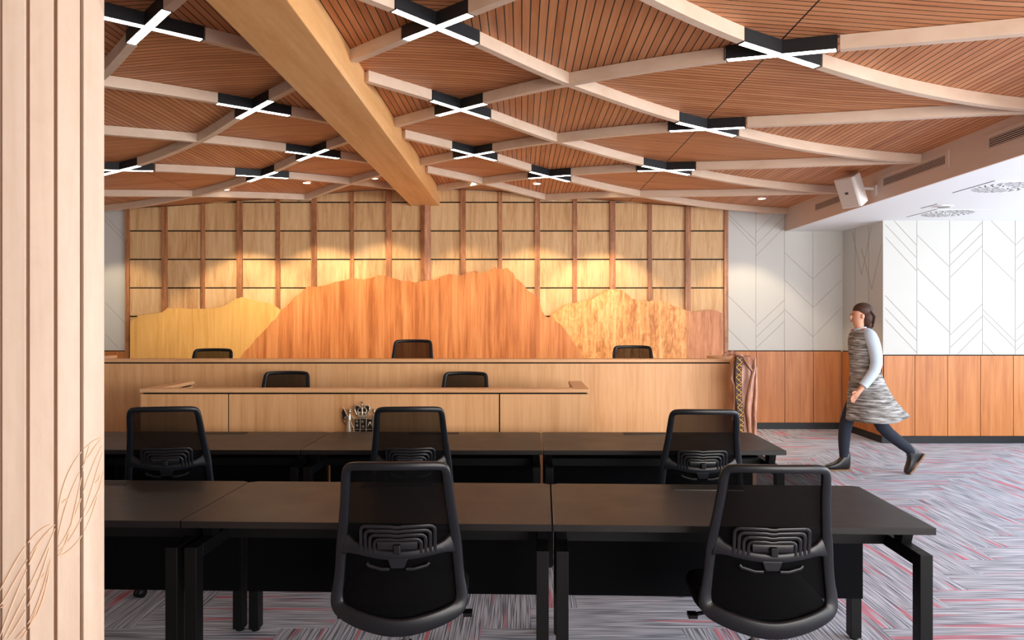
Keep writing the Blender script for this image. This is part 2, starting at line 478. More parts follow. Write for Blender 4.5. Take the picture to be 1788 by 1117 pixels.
groove_lines('trim_6', [(cv(*a, YB), cv(*b, YB)) for a, b in rear_l], YB)
# left piece of rear wall, lines from the photo: (184,385)-(222,420) etc.
lw = [((184,378),(216,410)),((184,386),(220,424)),((184,528),(220,566)),((184,583),(206,607)),((140,340),(184,386))]
groove_lines('trim_7', [((X(a[0],YB), H(a[1],YB)), (X(b[0],YB), H(b[1],YB))) for a, b in lw], YB)
# V grooves on the short return wall
mb = MB()
for (u0, z0, u1, z1) in [(.25,2.7,.52,2.1),(.78,2.7,.52,2.1),(.0,2.45,.25,1.9),(.52,2.45,.25,1.9),(.25,1.6,.52,1.2),(.78,1.6,.52,1.2)]:
    a = Vector((XW-.0015, YN+u0+.03, z0)); b_ = Vector((XW-.0015, YN+u1+.03, z1))
    mb.tube([a, b_], .0022, 4)
for u in (.36, .73): mb.tube([(XW-.0015, YN+u, 1.09), (XW-.0015, YN+u, 2.73)], .0022, 4)
S('trim_8', mb, M['line'])

# right wall with windows
mb = MB(); ys = [YR, -.95, 1.35, 1.55, 3.85, 4.05, 6.35, 6.5, 8.4, YN]
mb.box((XR, YR, 0), (XR+.15, YN, .5)); mb.box((XR, YR, 2.6), (XR+.15, YN, ZL))
for a, b_ in ((YR,-.9),(1.3,1.6),(3.8,4.1),(6.3,6.5),(8.35,YN)): mb.box((XR, a, .5), (XR+.15, b_, 2.6))
S('wall_right', mb, M['white'])
for k, (a, b_) in enumerate(((-.9,1.3),(1.6,3.8),(4.1,6.3),(6.5,8.35))):
    mb = MB()
    for q in ((a,a+.05,.5,2.6),(b_-.05,b_,.5,2.6),(a,b_,.5,.55),(a,b_,2.55,2.6),((a+b_)/2-.02,(a+b_)/2+.02,.5,2.6)):
        mb.box((XR+.04, q[0], q[2]), (XR+.1, q[1], q[3]))
    fr = S('window_%d' % (k+1), mb, M['frame'])
    g = MB().box((XR+.065, a+.05, .55), (XR+.071, b_-.05, 2.55)).build('pane', M['glass'], fr)
# unseen wall behind the camera, its wide opening made up for the fill light
mb = MB(); mb.box((-7.3, YR-.15, 0), (XR+.15, YR, .6)); mb.box((-7.3, YR-.15, 2.7), (XR+.15, YR, 3.7))
mb.box((-7.3, YR-.15, .6), (1.0, YR, 2.7)); mb.box((7.0, YR-.15, .6), (XR+.15, YR, 2.7))
S('wall_rear', mb, M['white'])
# lower plaster ceiling and bulkhead face
mb = MB(); mb.box((XS, YR, ZL), (XR+.15, YB, ZL+.04)); mb.box((XS, YR, ZL), (XS+.02, YB, ZS+.3))
S('ceiling_low', MB().box((XS+.02, YR, ZL), (XR+.15, YB, ZL+.04)), M['white'])
S('ceiling_bulkhead', MB().box((XS, YR, ZL), (XS+.019, YB, ZS+.12)), M['soffit'])
S('ceiling_bulkhead_left', MB().box((XL-.02, YR, ZL), (XL, YB, ZS+.12)), M['soffit'])
S('ceiling_low_left', MB().box((-7.3, YR, ZL), (XL-.02, YB, ZL+.04)), M['white'])
S('ceiling_slab', MB().box((-7.3, YR-.15, 3.62), (XR+.15, YB+.15, 3.7)), M['black'])

# ------------------------------------------------------------------ lattice ceiling
def pchip(xs, ys):
    xs = np.array(xs, float); ys = np.array(ys, float); h = np.diff(xs); d = np.diff(ys)/h; n = len(xs); m = np.zeros(n)
    for i in range(1, n-1):
        if d[i-1]*d[i] > 0:
            w1 = 2*h[i]+h[i-1]; w2 = h[i]+2*h[i-1]; m[i] = (w1+w2)/(w1/d[i-1]+w2/d[i])
    m[0] = d[0]; m[-1] = d[-1]*.45
    def f(x):
        i = min(max(int(np.searchsorted(xs, x)-1), 0), n-2); t = (x-xs[i])/h[i]
        return ((1+2*t)*(1-t)**2*ys[i]+t*(1-t)**2*h[i]*m[i]+t*t*(3-2*t)*ys[i+1]+t*t*(t-1)*h[i]*m[i+1])
    return f
s_of = pchip([0,.832,1.645,2.81,4.978], [0,1,2,3,4])
h_of = pchip([0,.832,1.645,2.81,3.9,4.978], [1.69,1.66,1.594,1.502,1.430,1.405])
ug = np.linspace(0, 4.978, 800); sg = np.array([s_of(u) for u in ug])
def u_of(s): return float(np.interp(abs(s), sg, ug))*(1 if s >= 0 else -1)
HP = .8075; Z0 = 4.906; RIBH = .08
def surf(s, y, up=RIBH):
    u = u_of(s); return Vector((XC+u, y, EYE+h_of(abs(u))+up))
mb = MB(); NN = 10
for i in range(-10, 9):
    for j in range(-10, 9):
        cs = j-i
        if abs(cs) > 4: continue
        pi_, qj = Z0+i*2*HP, Z0+j*2*HP
        yc = (pi_+qj)/2+HP
        if yc < YR-1 or yc > YB+1: continue
        mi = 0 if cs % 2 else 1
        grid = {}
        for a in range(NN+1):
            for b_ in range(NN+1):
                p = pi_+2*HP*a/NN; q = qj+2*HP*b_/NN
                s = max(-4, min(4, (q-p)/(2*HP))); y = max(YR, min(YB, (p+q)/2))
                grid[a, b_] = surf(s, y)
        for a in range(NN):
            for b_ in range(NN):
                P = [grid[a,b_], grid[a+1,b_], grid[a+1,b_+1], grid[a,b_+1]]
                ar = ((P[2]-P[0]).cross(P[3]-P[1])).length
                if ar < 1e-4: continue
                mb.add(P, [(0,1,2,3)], mi, True)
o = S('ceiling', mb, [M['slat_x'], M['slat_y']], recalc=False)

lit = {}
for s in (-1, 1):
    for y in (4.093, 5.72, 7.325): lit[(s, round(y,1))] = y
for y in (4.093, 5.72, 7.325): lit[(3, round(y,1))] = y
lit[(-3, 7.3)] = 7.325
lit[(2, 8.1)] = 8.13; lit[(-2, 8.1)] = 8.13
litpts = {k: Vector((XC+u_of(k[0]), v)) for k, v in lit.items()}
GAP = .3035
def rib_curve(k, fam, side):
    """points of one rib from the beam (or cut) to the bulkhead"""
    pts = []
    for t in np.linspace(.02, 4, 420):
        s = side*t; sgn = 1 if fam == 'P' else -1
        y = Z0+k*2*HP+sgn*HP*s
        if y > YB-.01 or y < 1.2: continue
        u = abs(u_of(s))
        if u < .2: continue
        pts.append(Vector((XC+side*u, y, EYE+h_of(u))))
    return pts
def rib_mesh(pts):
    mb = MB(); run = []
    runs = []
    for p in pts:
        d = min((Vector((p.x, p.y))-q).length for q in litpts.values())
        if d < GAP:
            if len(run) > 1: runs.append(run)
            run = []
        else: run.append(p)
    if len(run) > 1: runs.append(run)
    out = []
    for run in runs:
        mb = MB(); vs = []; W = .0275
        for i, p in enumerate(run):
            a = run[max(i-1, 0)]; b_ = run[min(i+1, len(run)-1)]; t = (b_-a); t.z = 0; t.normalize(); n = Vector((-t.y, t.x, 0))
            vs += [p-n*W, p+n*W, p+n*W+Vector((0,0,RIBH-.001)), p-n*W+Vector((0,0,RIBH-.001))]
        fs = []
        for i in range(len(run)-1):
            o_ = i*4
            for k in range(4): fs.append((o_+k, o_+(k+1) % 4, o_+4+(k+1) % 4, o_+4+k))
        fs += [(0,3,2,1), tuple(len(vs)-4+k for k in range(4))]
        mb.add(vs, fs); out.append(mb)
    return out
ordw = ['first','second','third','fourth','fifth','sixth','seventh','eighth','ninth']
for side in (1, -1):
    for fam in ('P', 'Q'):
        ks = []
        for k in range(-6, 7):
            pts = rib_curve(k, fam, side)
            if len(pts) < 8 or max(p.y for p in pts) < 3.2: continue
            # skip ribs that never enter the view
            vis = any(p.y > .5 and abs((p.z-EYE)/p.y) < .46 and -740/F < p.x/p.y < 900/F for p in pts)
            if vis: ks.append((k, pts))
        ks.sort(key=lambda q: -q[0])
        for n, (k, pts) in enumerate(ks):
            lb = 'pale curved ceiling rib %s of the big beam, %s from the mural wall, %s' % ('right' if side == 1 else 'left', ordw[n], 'receding rightward' if fam == 'P' else 'receding leftward')
            segs = rib_mesh(pts); grp = 'curved timber ribs of the ceiling lattice'
            if len(segs) == 1: tag(segs[0].build('ceiling_rib', M['rib'], bevel=.002), lb, 'ceiling rib', grp)
            else:
                b0 = Vector((pts[0].x, pts[0].y, 0)); t = thing('ceiling_rib', lb, 'ceiling rib', b0, 0, grp)
                for g_ in segs: g_.build('rib_segment', M['rib'], t, bevel=.002).location = -b0

# big glulam beam
o = MB().box((X(718,YB)+.0, YR+.01, H(360,YB)), (X(768,YB), YB-.001, 3.42)).build('ceiling_beam', M['beam'], bevel=.006)
tag(o, 'massive honey coloured timber beam running from the camera to the mural wall', 'beam')

# cross lights
def cross_light(s, y, label):
    cxy = Vector((XC+u_of(s), y)); u = abs(u_of(s)); side = 1 if s > 0 else -1
    hc = h_of(u); root = thing('cross_light', label, 'ceiling light', (cxy.x, cxy.y, EYE+hc), 0, 'cross shaped lights in the ceiling lattice')
    slope = (s_of(u+.01)-s_of(u-.01))/.02*HP; dh = (h_of(u+.2)-h_of(u-.2))/.4*side
    hous = MB(); dif = MB()
    for fam in (1, -1):
        d = Vector((1, fam*slope, dh)); d.normalize(); flat = Vector((d.x, d.y, 0)).normalized(); n = Vector((-flat.y, flat.x, 0))
        W = .0285
        def blk(mbb, L0, L1, w, z0, z1):
            vs = []
            for L in (L0, L1):
                c = d*L
                vs += [c-n*w+Vector((0,0,z0)), c+n*w+Vector((0,0,z0)), c+n*w+Vector((0,0,z1)), c-n*w+Vector((0,0,z1))]
            mbb.add(vs, [(0,3,2,1),(4,5,6,7),(0,1,5,4),(1,2,6,5),(2,3,7,6),(3,0,4,7)])
        blk(hous, -.303, .303, W, .001, RIBH-.001)
        blk(hous, -.303, -.298, W, -.003, .0005); blk(hous, .298, .303, W, -.003, .0005)
        blk(dif, -.296, .296, .0235, .0, .0012)
    hous.build('housing', M['housing'], root); dif.build('diffuser', M['diffuser'], root)
    return root
names = {(-1,4.1):'cross light left of the big beam, nearest and largest, at top left',
 (-1,5.7):'cross light left of the big beam, middle one of the diagonal row beside it', (-1,7.3):'cross light left of the big beam, last and smallest close to the beam',
 (1,4.1):'cross light just right of the big beam, nearest and largest at the top edge', (1,5.7):'cross light just right of the big beam, second of three going back',
 (1,7.3):'cross light just right of the big beam, third and farthest of that row', (3,4.1):'largest cross light near the right bulkhead, closest to the camera',
 (3,5.7):'second cross light in the row along the dark ceiling joint on the right', (3,7.3):'third cross light in the row along the dark ceiling joint, farthest back',
 (-3,7.3):'cross light at far left, partly cut by the pale column', (2,8.1):'small cross light nearest the mural wall right of the big beam', (-2,8.1):'small cross light nearest the mural wall left of the big beam'}
for k, y in lit.items(): cross_light(k[0], y, 'black '+names[k])

# downlights washing the mural
def downlight(x, y, label, energy, visible=True):
    u = abs(x-XC); z = EYE+h_of(u)+RIBH
    r = thing('downlight', label, 'downlight', (x, y, z-.002), 0, 'round downlights along the mural wall')
    mb = MB(); n = 28
    ro = [Vector((.055*math.cos(2*PI*k/n), .055*math.sin(2*PI*k/n), -.006)) for k in range(n)]
    ri = [Vector((.044*math.cos(2*PI*k/n), .044*math.sin(2*PI*k/n), -.008)) for k in range(n)]
    rt = [v+Vector((0,0,.008)) for v in ro]
    mb.ring_loft([rt, ro, ri], caps=False); mb.build('bezel', M['white'], r)
    MB().cyl((0,0,-.006), .044, .003, 28).build('lens', M['downlight'], r)
    l = bpy.data.lights.new('downlight_beam', 'SPOT'); l.energy = energy*1.65; l.color = (1.0, .80, .52); l.spot_size = math.radians(90); l.spot_blend = .35; l.shadow_soft_size = .03
    o = bpy.data.objects.new('downlight_beam', l); C.objects.link(o); o.parent = r; o.location = (0,0,-.02); o.rotation_euler = (math.radians(6),0,0)
for x, e, lb in ((-5.55,30,'hidden at far left over the pale wall'),(-3.75,75,'over the yellow mountain end of the mural'),(-2.72,75,'left of the big beam between two ribs'),(-1.86,60,'close to the left side of the big beam'),
                 (-.62,70,'just right of the big beam end'),(.20,65,'behind the farthest right cross light'),(1.12,80,'over the mottled mountain of the mural'),(3.05,34,'at the right end near the bulkhead')):
    downlight(x, 9.0, 'small round white downlight '+lb, e)

# ------------------------------------------------------------------ bulkhead fittings
for n, (ya, lb) in enumerate(((8.83,'farthest, behind the speaker'),(7.17,'between the speaker and the right edge'),(5.55,'nearest, at the right edge'))):
    yb = ya-1.05
    r = thing('air_grille', 'long white linear air grille with dark slots, '+lb, 'air grille', (XS, (ya+yb)/2, EYE+1.35), 0, 'air grilles on the bulkhead')
    L = 1.05/2
    mb = MB(); t = .006
    for (y0,y1,z0,z1) in ((-L-.05,-L,-.075,.075),(L,L+.05,-.075,.075),(-L,L,.038,.075),(-L,L,-.075,-.038)): mb.box((-t,y0,z0),(0,y1,z1))
    mb.build('frame', M['soffit'], r)
    MB().box((-.002,-L,-.038),(0,L,.038)).build('backing', M['black'], r)
    for q in range(5):
        z = -.030+.015*q
        MB().box((-.007,-L,z-.0030),(-.002,L,z+.0028)).build('slat', M['soffit'], r)
    if n == 2: MB().box((-.008,-.004,-.038),(-.002,.004,.038)).build('mullion', M['soffit'], r)

# speaker
r = thing('wall_speaker', 'white angled loudspeaker on a bracket fixed to the bulkhead', 'speaker', (XS, 7.35, EYE+1.30))
def spk():
    d = Vector((-.80,-.42,-.42)).normalized(); side = d.cross(Vector((0,0,1))).normalized(); up = side.cross(d)
    R = Matrix((( side.x, d.x, up.x),(side.y, d.y, up.y),(side.z, d.z, up.z))).to_4x4()
    c = Vector((-.24, -.02, .0)); T = Matrix.Translation(c) @ R
    # wedge: wide grille face at +y(local d), narrow back
    poly = [(-.11,.09),(.11,.09),(.12,.07),(.075,-.09),(-.075,-.09),(-.12,.07)]
    mb = MB(); mb.prism(poly, lambda a, b: T @ Vector((a, b, -.16)), lambda a, b: T @ Vector((a, b, .16)))
    mb.build('cabinet', M['spk'], r, bevel=.012)
    MB().box((-.10,.088,-.15),(.10,.097,.15),0,T).build('grille', plain('speaker_grille', (204,192,184), .7), r, bevel=.004)
    MB().box((-.018,.096,-.012),(.018,.099,.012),0,T).build('badge', M['dark_slot'], r)
    mb = MB(); mb.obox((-.008,.0,.0),(.016,.10,.10)); 
    mb.tube([(-.01,0,.02),(-.12,.02,.03),(-.20,.0,.02)], .016, 8); mb.build('bracket', M['spk'], r)
spk()

# swirl diffusers in the low ceiling
def swirl(cx, cy, lb):
    r = thing('ceiling_diffuser', 'square white ceiling air diffuser with swirl slots, '+lb, 'air diffuser', (cx, cy, ZL), 0, 'swirl air diffusers in the low ceiling')
    MB().box((-.30,-.30,-.004),(.30,.30,0)).build('face_plate', M['white'], r, bevel=.002)
    mb = MB()
    for ring, (ra, rb, n) in enumerate(((.06,.115,10),(.13,.19,16),(.205,.265,24))):
        for k in range(n):
            a = 2*PI*k/n+ring*.2; tw = .45
            p0 = Vector((ra*math.cos(a), ra*math.sin(a), 0)); p1 = Vector((rb*math.cos(a+tw*.5), rb*math.sin(a+tw*.5), 0))
            d = (p1-p0); L = d.length; m = Matrix.Translation(Vector((p0.x, p0.y, -.0045))) @ Matrix.Rotation(math.atan2(d.y, d.x), 4, 'Z')
            mb.box((0,-.006,-.001),(L,.006,.002),0,m)
    mb.build('slots', M['dark_slot'], r)
    MB().box((-.305,-.30,-.003),(-.292,.30,.0)).build('edge_gap', M['dark_slot'], r)
swirl(4.42, 6.48, 'nearer, at the right edge'); swirl(4.88, 8.13, 'farther back by the wall')
r = thing('ceiling_hatch', 'small round ceiling fitting with a short dark slot', 'ceiling fitting', (4.52, 7.6, ZL))
MB().cyl((0,0,-.012), .09, .012, 28).build('ring', M['white'], r); MB().box((-.16,-.15,-.003),(-.148,.15,0)).build('slot', M['dark_slot'], r)
MB().cyl((0,0,-.016), .06, .004, 28).build('lens', M['metal'], r)

# ------------------------------------------------------------------ mural wall
def xs(px): return X(px, 9.8)
mur = thing('timber_mural', 'wide timber wall mural of mountains under a grid of pale wooden tiles', 'mural', (XC, YB, 0))
def madd(mb, name, mats, label=None, **k):
    o = mb.build(name, mats, mur, **k); o.location = (-XC, -YB, 0)
    if label: o['label'] = label
    return o
xl, xr = xs(222), xs(1270); pitch = (xr-xl)/16
def ceil_z(x): return EYE+h_of(min(abs(x-XC), 4.97))+RIBH
mb = MB()
rows = [H(y, 9.83) for y in (651.5,602,552.3,502.6,452.8,403.2,353.3)]
for cI in range(16):
    a, b_ = xl+cI*pitch, xl+(cI+1)*pitch
    zz = [.3]+rows+[None]
    mb.prism([(a, .3), (b_, .3), (b_, ceil_z(b_)-.012), (a, ceil_z(a)-.012)], lambda x, z: Vector((x, YB-.0115, z)), lambda x, z: Vector((x, YB-.001, z)), 1)
    for r0, r1 in zip(zz[:-1], zz[1:]):
        z0 = r0+(.009 if r0 > .31 else 0)
        za = (r1-.009) if r1 else ceil_z(a)-.01; zb = (r1-.009) if r1 else ceil_z(b_)-.01
        mb.prism([(a, z0), (b_, z0), (b_, zb), (a, za)], lambda x, z: Vector((x, YB-.030, z)), lambda x, z: Vector((x, YB-.012, z)))
madd(mb, 'tile_panels', [M['tile'], M['black']])
ppx = [222,287.5,354,418.5,485,548.5,614.5,679,743.5,808.5,873.5,938.5,1004,1069.5,1135,1201,1268]
pw =  [7,8.5,6.5,9.5,7,9,6,9.5,17,9,6.5,9,7,9.5,7,9.5,7]
for px, w in zip(ppx, pw):
    x = xs(px); hw = w/2*9.78/F; top = min(ceil_z(x-hw), ceil_z(x+hw))-.005
    if abs(px-743.5) < 1: top = H(360, YB)
    dep = .07 if w > 8 else .055
    if w > 12: dep = .108
    if px == 743.5:
        pts = [(x-hw, YB-.03), (x-hw, YB-dep+.03), (x-hw*.1, YB-dep), (x+hw, YB-dep+.05), (x+hw, YB-.03)]
        mb = MB(); mb.prism(pts, lambda a, b: Vector((a, b, .5)), lambda a, b: Vector((a, b, top)))
    else: mb = MB().box((x-hw, YB-dep, .5), (x+hw, YB-.03, top))
    madd(mb, 'post', M['post'])
c4 = lambda L: [(180+a/3.083, 320+b/3.083) for a, b in L]
c6 = lambda L: [(440+a/3.887, 450+b/3.887) for a, b in L]
c5 = lambda L: [(720+a/3.083, 320+b/3.083) for a, b in L]
yel = c4([(145,750),(165,730),(190,710),(250,703),(300,698),(320,692),(345,670),(400,672),(470,677),(560,673),(630,668),(680,645),(715,620),(745,612),(770,618),(830,635),(880,642),(920,655),(945,672),(957,683)])
cen1 = c4([(735,945),(760,905),(790,880),(815,845),(850,810),(885,775),(905,745),(930,730),(957,683),(985,665),(1010,635),(1025,615),(1060,595),(1080,570),(1105,555),(1150,557),(1200,548),(1260,528),(1310,520),(1350,510),(1400,517),(1450,507),(1480,492),(1510,495),(1560,510),(1620,530),(1650,522),(1660,530)])
cen2 = c6([(1110,168),(1150,160),(1250,145),(1280,130),(1340,110),(1410,120),(1450,105),(1515,88),(1550,103),(1600,95),(1640,75),(1650,57),(1660,75),(1700,78),(1730,68),])
cen3 = c5([(540,480),(555,510),(590,535),(625,580),(665,600),(685,640),(700,690),(715,715),(735,722)])
cen4 = c5([(750,725),(800,760),(825,790),(850,830),(880,870),(910,915),(930,945)])
rig = c5([(735,722),(745,712),(780,690),(830,655),(880,640),(960,628),(1000,605),(1045,578),(1075,568),(1120,570),(1150,590),(1180,620),(1215,630),(1250,625),(1270,635),(1300,627),(1340,630),(1390,650),(1440,672),(1475,683)])
bro = c5([(1475,683),(1530,692),(1560,688),(1600,680),(1640,685),(1675,700)])
def jag(L, amp=.7):
    out = []
    for (a, b) in zip(L[:-1], L[1:]):
        out.append(a)
        n = max(1, int(math.hypot(b[0]-a[0], b[1]-a[1])/4))
        for k in range(1, n):
            t = k/n; out.append((a[0]+(b[0]-a[0])*t, a[1]+(b[1]-a[1])*t+random.uniform(-amp, amp)))
    out.append(L[-1]); return out
DM = YB-.115
def mount(L, bottom, mat, label):
    pts = [(X(a, DM), H(b, DM)) for a, b in L]+[(X(a, DM), H(b, DM) if b < 900 else .3) for a, b in bottom]
    mb = MB(); mb.prism(pts, lambda a, b: Vector((a, DM, b)), lambda a, b: Vector((a, YB-.109, b)))
    return madd(mb, 'mountain_panel', mat, label)
Ly = jag(yel); Lc = jag(cen1+cen2+cen3); 
lo = cen1[:9]
mount(Ly, list(reversed(lo[:-1]))+[(lo[0][0]-6, 999), (yel[0][0], 999)], M['mt_yellow'], 'yellow timber mountain at the left end')
mount(jag(cen1[8:]+cen2+cen3), cen4+[(cen4[-1][0]+10, 999), (lo[0][0]-6, 999)]+lo[:-1], M['mt_orange'], 'tall orange striped mountain in the middle')
mount(jag(rig), [(rig[-1][0], 999), (cen4[-1][0]+10, 999)]+list(reversed(cen4)), M['mt_mottle'], 'mottled figured timber mountain on the right')
mount(jag(bro), [(bro[-1][0], 999), (bro[0][0], 999)], M['mt_brown'], 'brown mountain at the far right end')

# ------------------------------------------------------------------ raised floor and benches
S('floor_dais', MB().box((-4.1, 6.47, 0), (1.9, YB-.12, .20)), M['carpet'])
def bench(name, label, x0, x1, y0, y1, top, retw, joints, th=.028, z0=0):
    r = thing(name, label, 'bench', ((x0+x1)/2, y0, 0)); ox, oy = (x0+x1)/2, y0
    def A(mb, nm, mat, **k):
        o = mb.build(nm, mat, r, **k); o.location = (-ox, -oy, 0); return o
    # u-shaped top
    mb = MB(); poly = [(x0,y0),(x1,y0),(x1,y1),(x1-retw,y1),(x1-retw,y0+retw),(x0+retw,y0+retw),(x0+retw,y1),(x0,y1)]
    mb.prism(poly, lambda a, b: Vector((a,b,top-th)), lambda a, b: Vector((a,b,top)))
    A(mb, 'counter_top', M['bench_top'], bevel=.003)
    ins = .006; g = .012
    mb = MB()      # dark recessed core
    mb.box((x0+.02,y0+.02,z0),(x1-.02,y0+retw-.02,top-th)); mb.box((x0+.02,y0+.04,z0),(x0+retw-.02,y1-.02,top-th)); mb.box((x1-retw+.02,y0+.04,z0),(x1-.02,y1-.02,top-th))
    A(mb, 'core', M['black'])
    js = [x0+ins]+joints+[x1-ins]
    for k, (a, b_) in enumerate(zip(js[:-1], js[1:])):
        o = A(MB().box((a+(0 if k == 0 else .005), y0+ins, z0+.08), (b_-(0 if k == len(js)-2 else .005), y0+.019, top-th-g)), 'front_panel', M['bench'], bevel=.001)
    for xa, xb in ((x0+ins, x0+.019), (x1-.019, x1-ins)):
        A(MB().box((xa, y0+.0195, z0+.08), (xb, y1-ins, top-th-g)), 'side_panel', M['bench'])
    for xa, xb in ((x0+retw-.019, x0+retw-ins), (x1-retw+ins, x1-retw+.019)):
        A(MB().box((xa, y0+retw, z0+.08), (xb, y1-.019, top-th-g)), 'inner_panel', M['bench'])
    for xa, xb in ((x0+.02, x0+retw-.02), (x1-retw+.02, x1-.02)):
        A(MB().box((xa, y1-.019, z0+.08), (xb, y1-ins, top-th-g)), 'end_panel', M['bench'])
    A(MB().box((x0+.03, y0+retw, top-.26), (x1-.03, y1-.05, top-.235)), 'desktop', M['tabletop'])
    return r
bench('clerk_bench', 'lower timber front bench with three front panels and a bronze crest', -2.915, .52, 5.42, 6.09, H(679,5.42), .115, [X(398,5.42), X(872,5.42)])
bench('judge_bench', 'long high timber bench in front of the mountain mural', -4.15, 1.98, 6.4, 7.06, H(627,6.4), .135, [])

# ------------------------------------------------------------------ bronze crest on the clerk bench
DC = 5.42
def crest():
    cxp = 632.5; r = thing('bronze_crest', 'cast bronze coat of arms with crown, shield and two standing figures on the lower bench', 'coat of arms', (X(cxp, DC), DC+.006, H(728, DC)))
    u = DC/F
    def q(px, py, d=0): return Vector(((px-cxp)*u, -.004-d, -(py-728)*u))
    mb = MB()   # crown
    arc = lambda pts, rad, d: mb.tube([q(a, b, d) for a, b in pts], rad*1.45, 6)
    arc([(624.5,726),(633,727.5),(642,726)], .006, .012); arc([(624,723.5),(633,725),(642.5,723.5)], .004, .014)
    for sgn in (-1, 1):
        arc([(633+sgn*9.5,723),(633+sgn*13,715),(633+sgn*13,709),(633+sgn*9,707),(633+sgn*4,709),(633,714)], .0042, .016)
        arc([(633+sgn*6,723),(633+sgn*8,717),(633+sgn*6,712),(633+sgn*1,711)], .0036, .012)
        for k in range(5): mb.ell(q(633+sgn*(5+2*k), 707-1.3*math.sin(k/4*PI)+k*.5, .018), (.0042,)*3, 8, 6)
        mb.ell(q(633+sgn*4.5, 720, .014), (.008,.006,.010), 8, 6)
    arc([(633,724),(633,716),(633,710)], .005, .018)
    mb.ell(q(633,720,.016), (.011,.007,.013), 10, 6); mb.ell(q(633,706.5,.016), (.0085,)*3, 10, 8)
    mb.obox(q(633,702.3,.016), (.006,.006,.026)); mb.obox(q(633,702.3,.016), (.024,.006,.007))
    mb.build('crown', M['bronze'], r)
    mb = MB(); body = [(624,727),(642,727),(646,716),(645,710),(641,708),(636,711),(633,713),(630,711),(625,708),(621,710),(620,716)]
    mb.prism(body, lambda a, b: q(a, b, .001), lambda a, b: q(a, b, .010)); mb.build('crown_cap', M['bronze_dark'], r, bevel=.002)
    mb = MB()   # shield
    poly = [(619,731),(634,730),(651,731),(651.5,752),(647,766),(635,776),(623,766),(618.5,752)]
    mb.prism(poly, lambda a, b: q(a, b, 0), lambda a, b: q(a, b, .012)); mb.build('shield', M['bronze_dark'], r, bevel=.002)
    mb = MB()
    mb.tube([q(a, b, .014) for a, b in poly], .0035, 6, closed=True)
    mb.tube([q(640,731,.013), q(640,774,.013)], .0025, 6); mb.tube([q(629.5,731,.013), q(629.5,770,.013)], .002, 6)
    mb.tube([q(619,749,.013), q(651,749,.013)], .0022, 6)
    def star(cx, cy, R):
        pl = [(cx+(R if k % 2 == 0 else R*.42)*math.sin(PI*k/5), cy-(R if k % 2 == 0 else R*.42)*math.cos(PI*k/5)) for k in range(10)]
        mb.prism(pl, lambda a, b: q(a, b, .011), lambda a, b: q(a, b, .016))
    for (a, b) in ((623.5,735),(633.5,735.5),(624,742),(634.5,744),(635,761)): star(a, b, 3.1)
    # fleece, wheat sheaf, hammers
    mb.tube([q(a,b,.014) for a,b in ((643,744),(645,736),(648,735),(649.5,743))], .0025, 6); mb.ell(q(646,738,.014), (.008,.004,.011), 8, 6)
    for k in (-2,-1,0,1,2): mb.tube([q(645.5,768,.013), q(645.5+k*1.4,753,.013)], .0016, 5)
    mb.tube([q(622,763,.013), q(628,752,.013)], .0025, 6); mb.tube([q(628,763,.013), q(622,752,.013)], .0025, 6)
    mb.build('shield_relief', M['bronze'], r)
    for sgn, nm in ((-1, 'supporter'), (1, 'supporter')):
        def p(a, b, d=0): return q(632.5+sgn*(632.5-a), b, d)   # a given on the left side
        mb = MB()
        mb.ell(p(611,718,.012), (.011,.010,.014), 10, 8); mb.ell(p(611,714.6,.012), (.012,.010,.007), 10, 6)
        mb.tube([p(611,721,.010), p(610.5,727,.012), p(610,735,.012), p(609,750,.012), p(608,770,.010), p(608,784,.008)], [.006,.015,.013,.019,.024,.022], 10)
        mb.tube([p(614,725,.012), p(617.5,729,.014), p(619,731,.016)], [.007,.006,.005], 8)
        mb.tube([p(607.5,725,.012), p(603,729,.014), p(601,731,.018), p(607,729,.020)], [.007,.006,.005,.005], 8)
        for dx in (-2.5, 0, 2.5): mb.tube([p(610+dx*.5,734,.022), p(609+dx,752,.028), p(609+dx*1.4,778,.028)], .003, 6)
        mb.tube([p(600,710,.022), p(618.5,746.5,.022)], .0028, 6) if sgn < 0 else mb.tube([p(603,712,.022), p(603,770,.022)], .0028, 6)
        mb.build(nm, M['bronze'], r)
    mb = MB()
    fl = [(600.5,711),(597.5,720),(599,729),(602,733),(606,729),(604.5,722)]
    mb.prism(fl, lambda a, b: q(a, b, .006), lambda a, b: q(a, b, .012))
    mb.tube([q(599,728,.012), q(600,736,.010), q(604,741,.010)], .004, 6)
    mb.build('flag', M['bronze_dark'], r, bevel=.002)
crest()

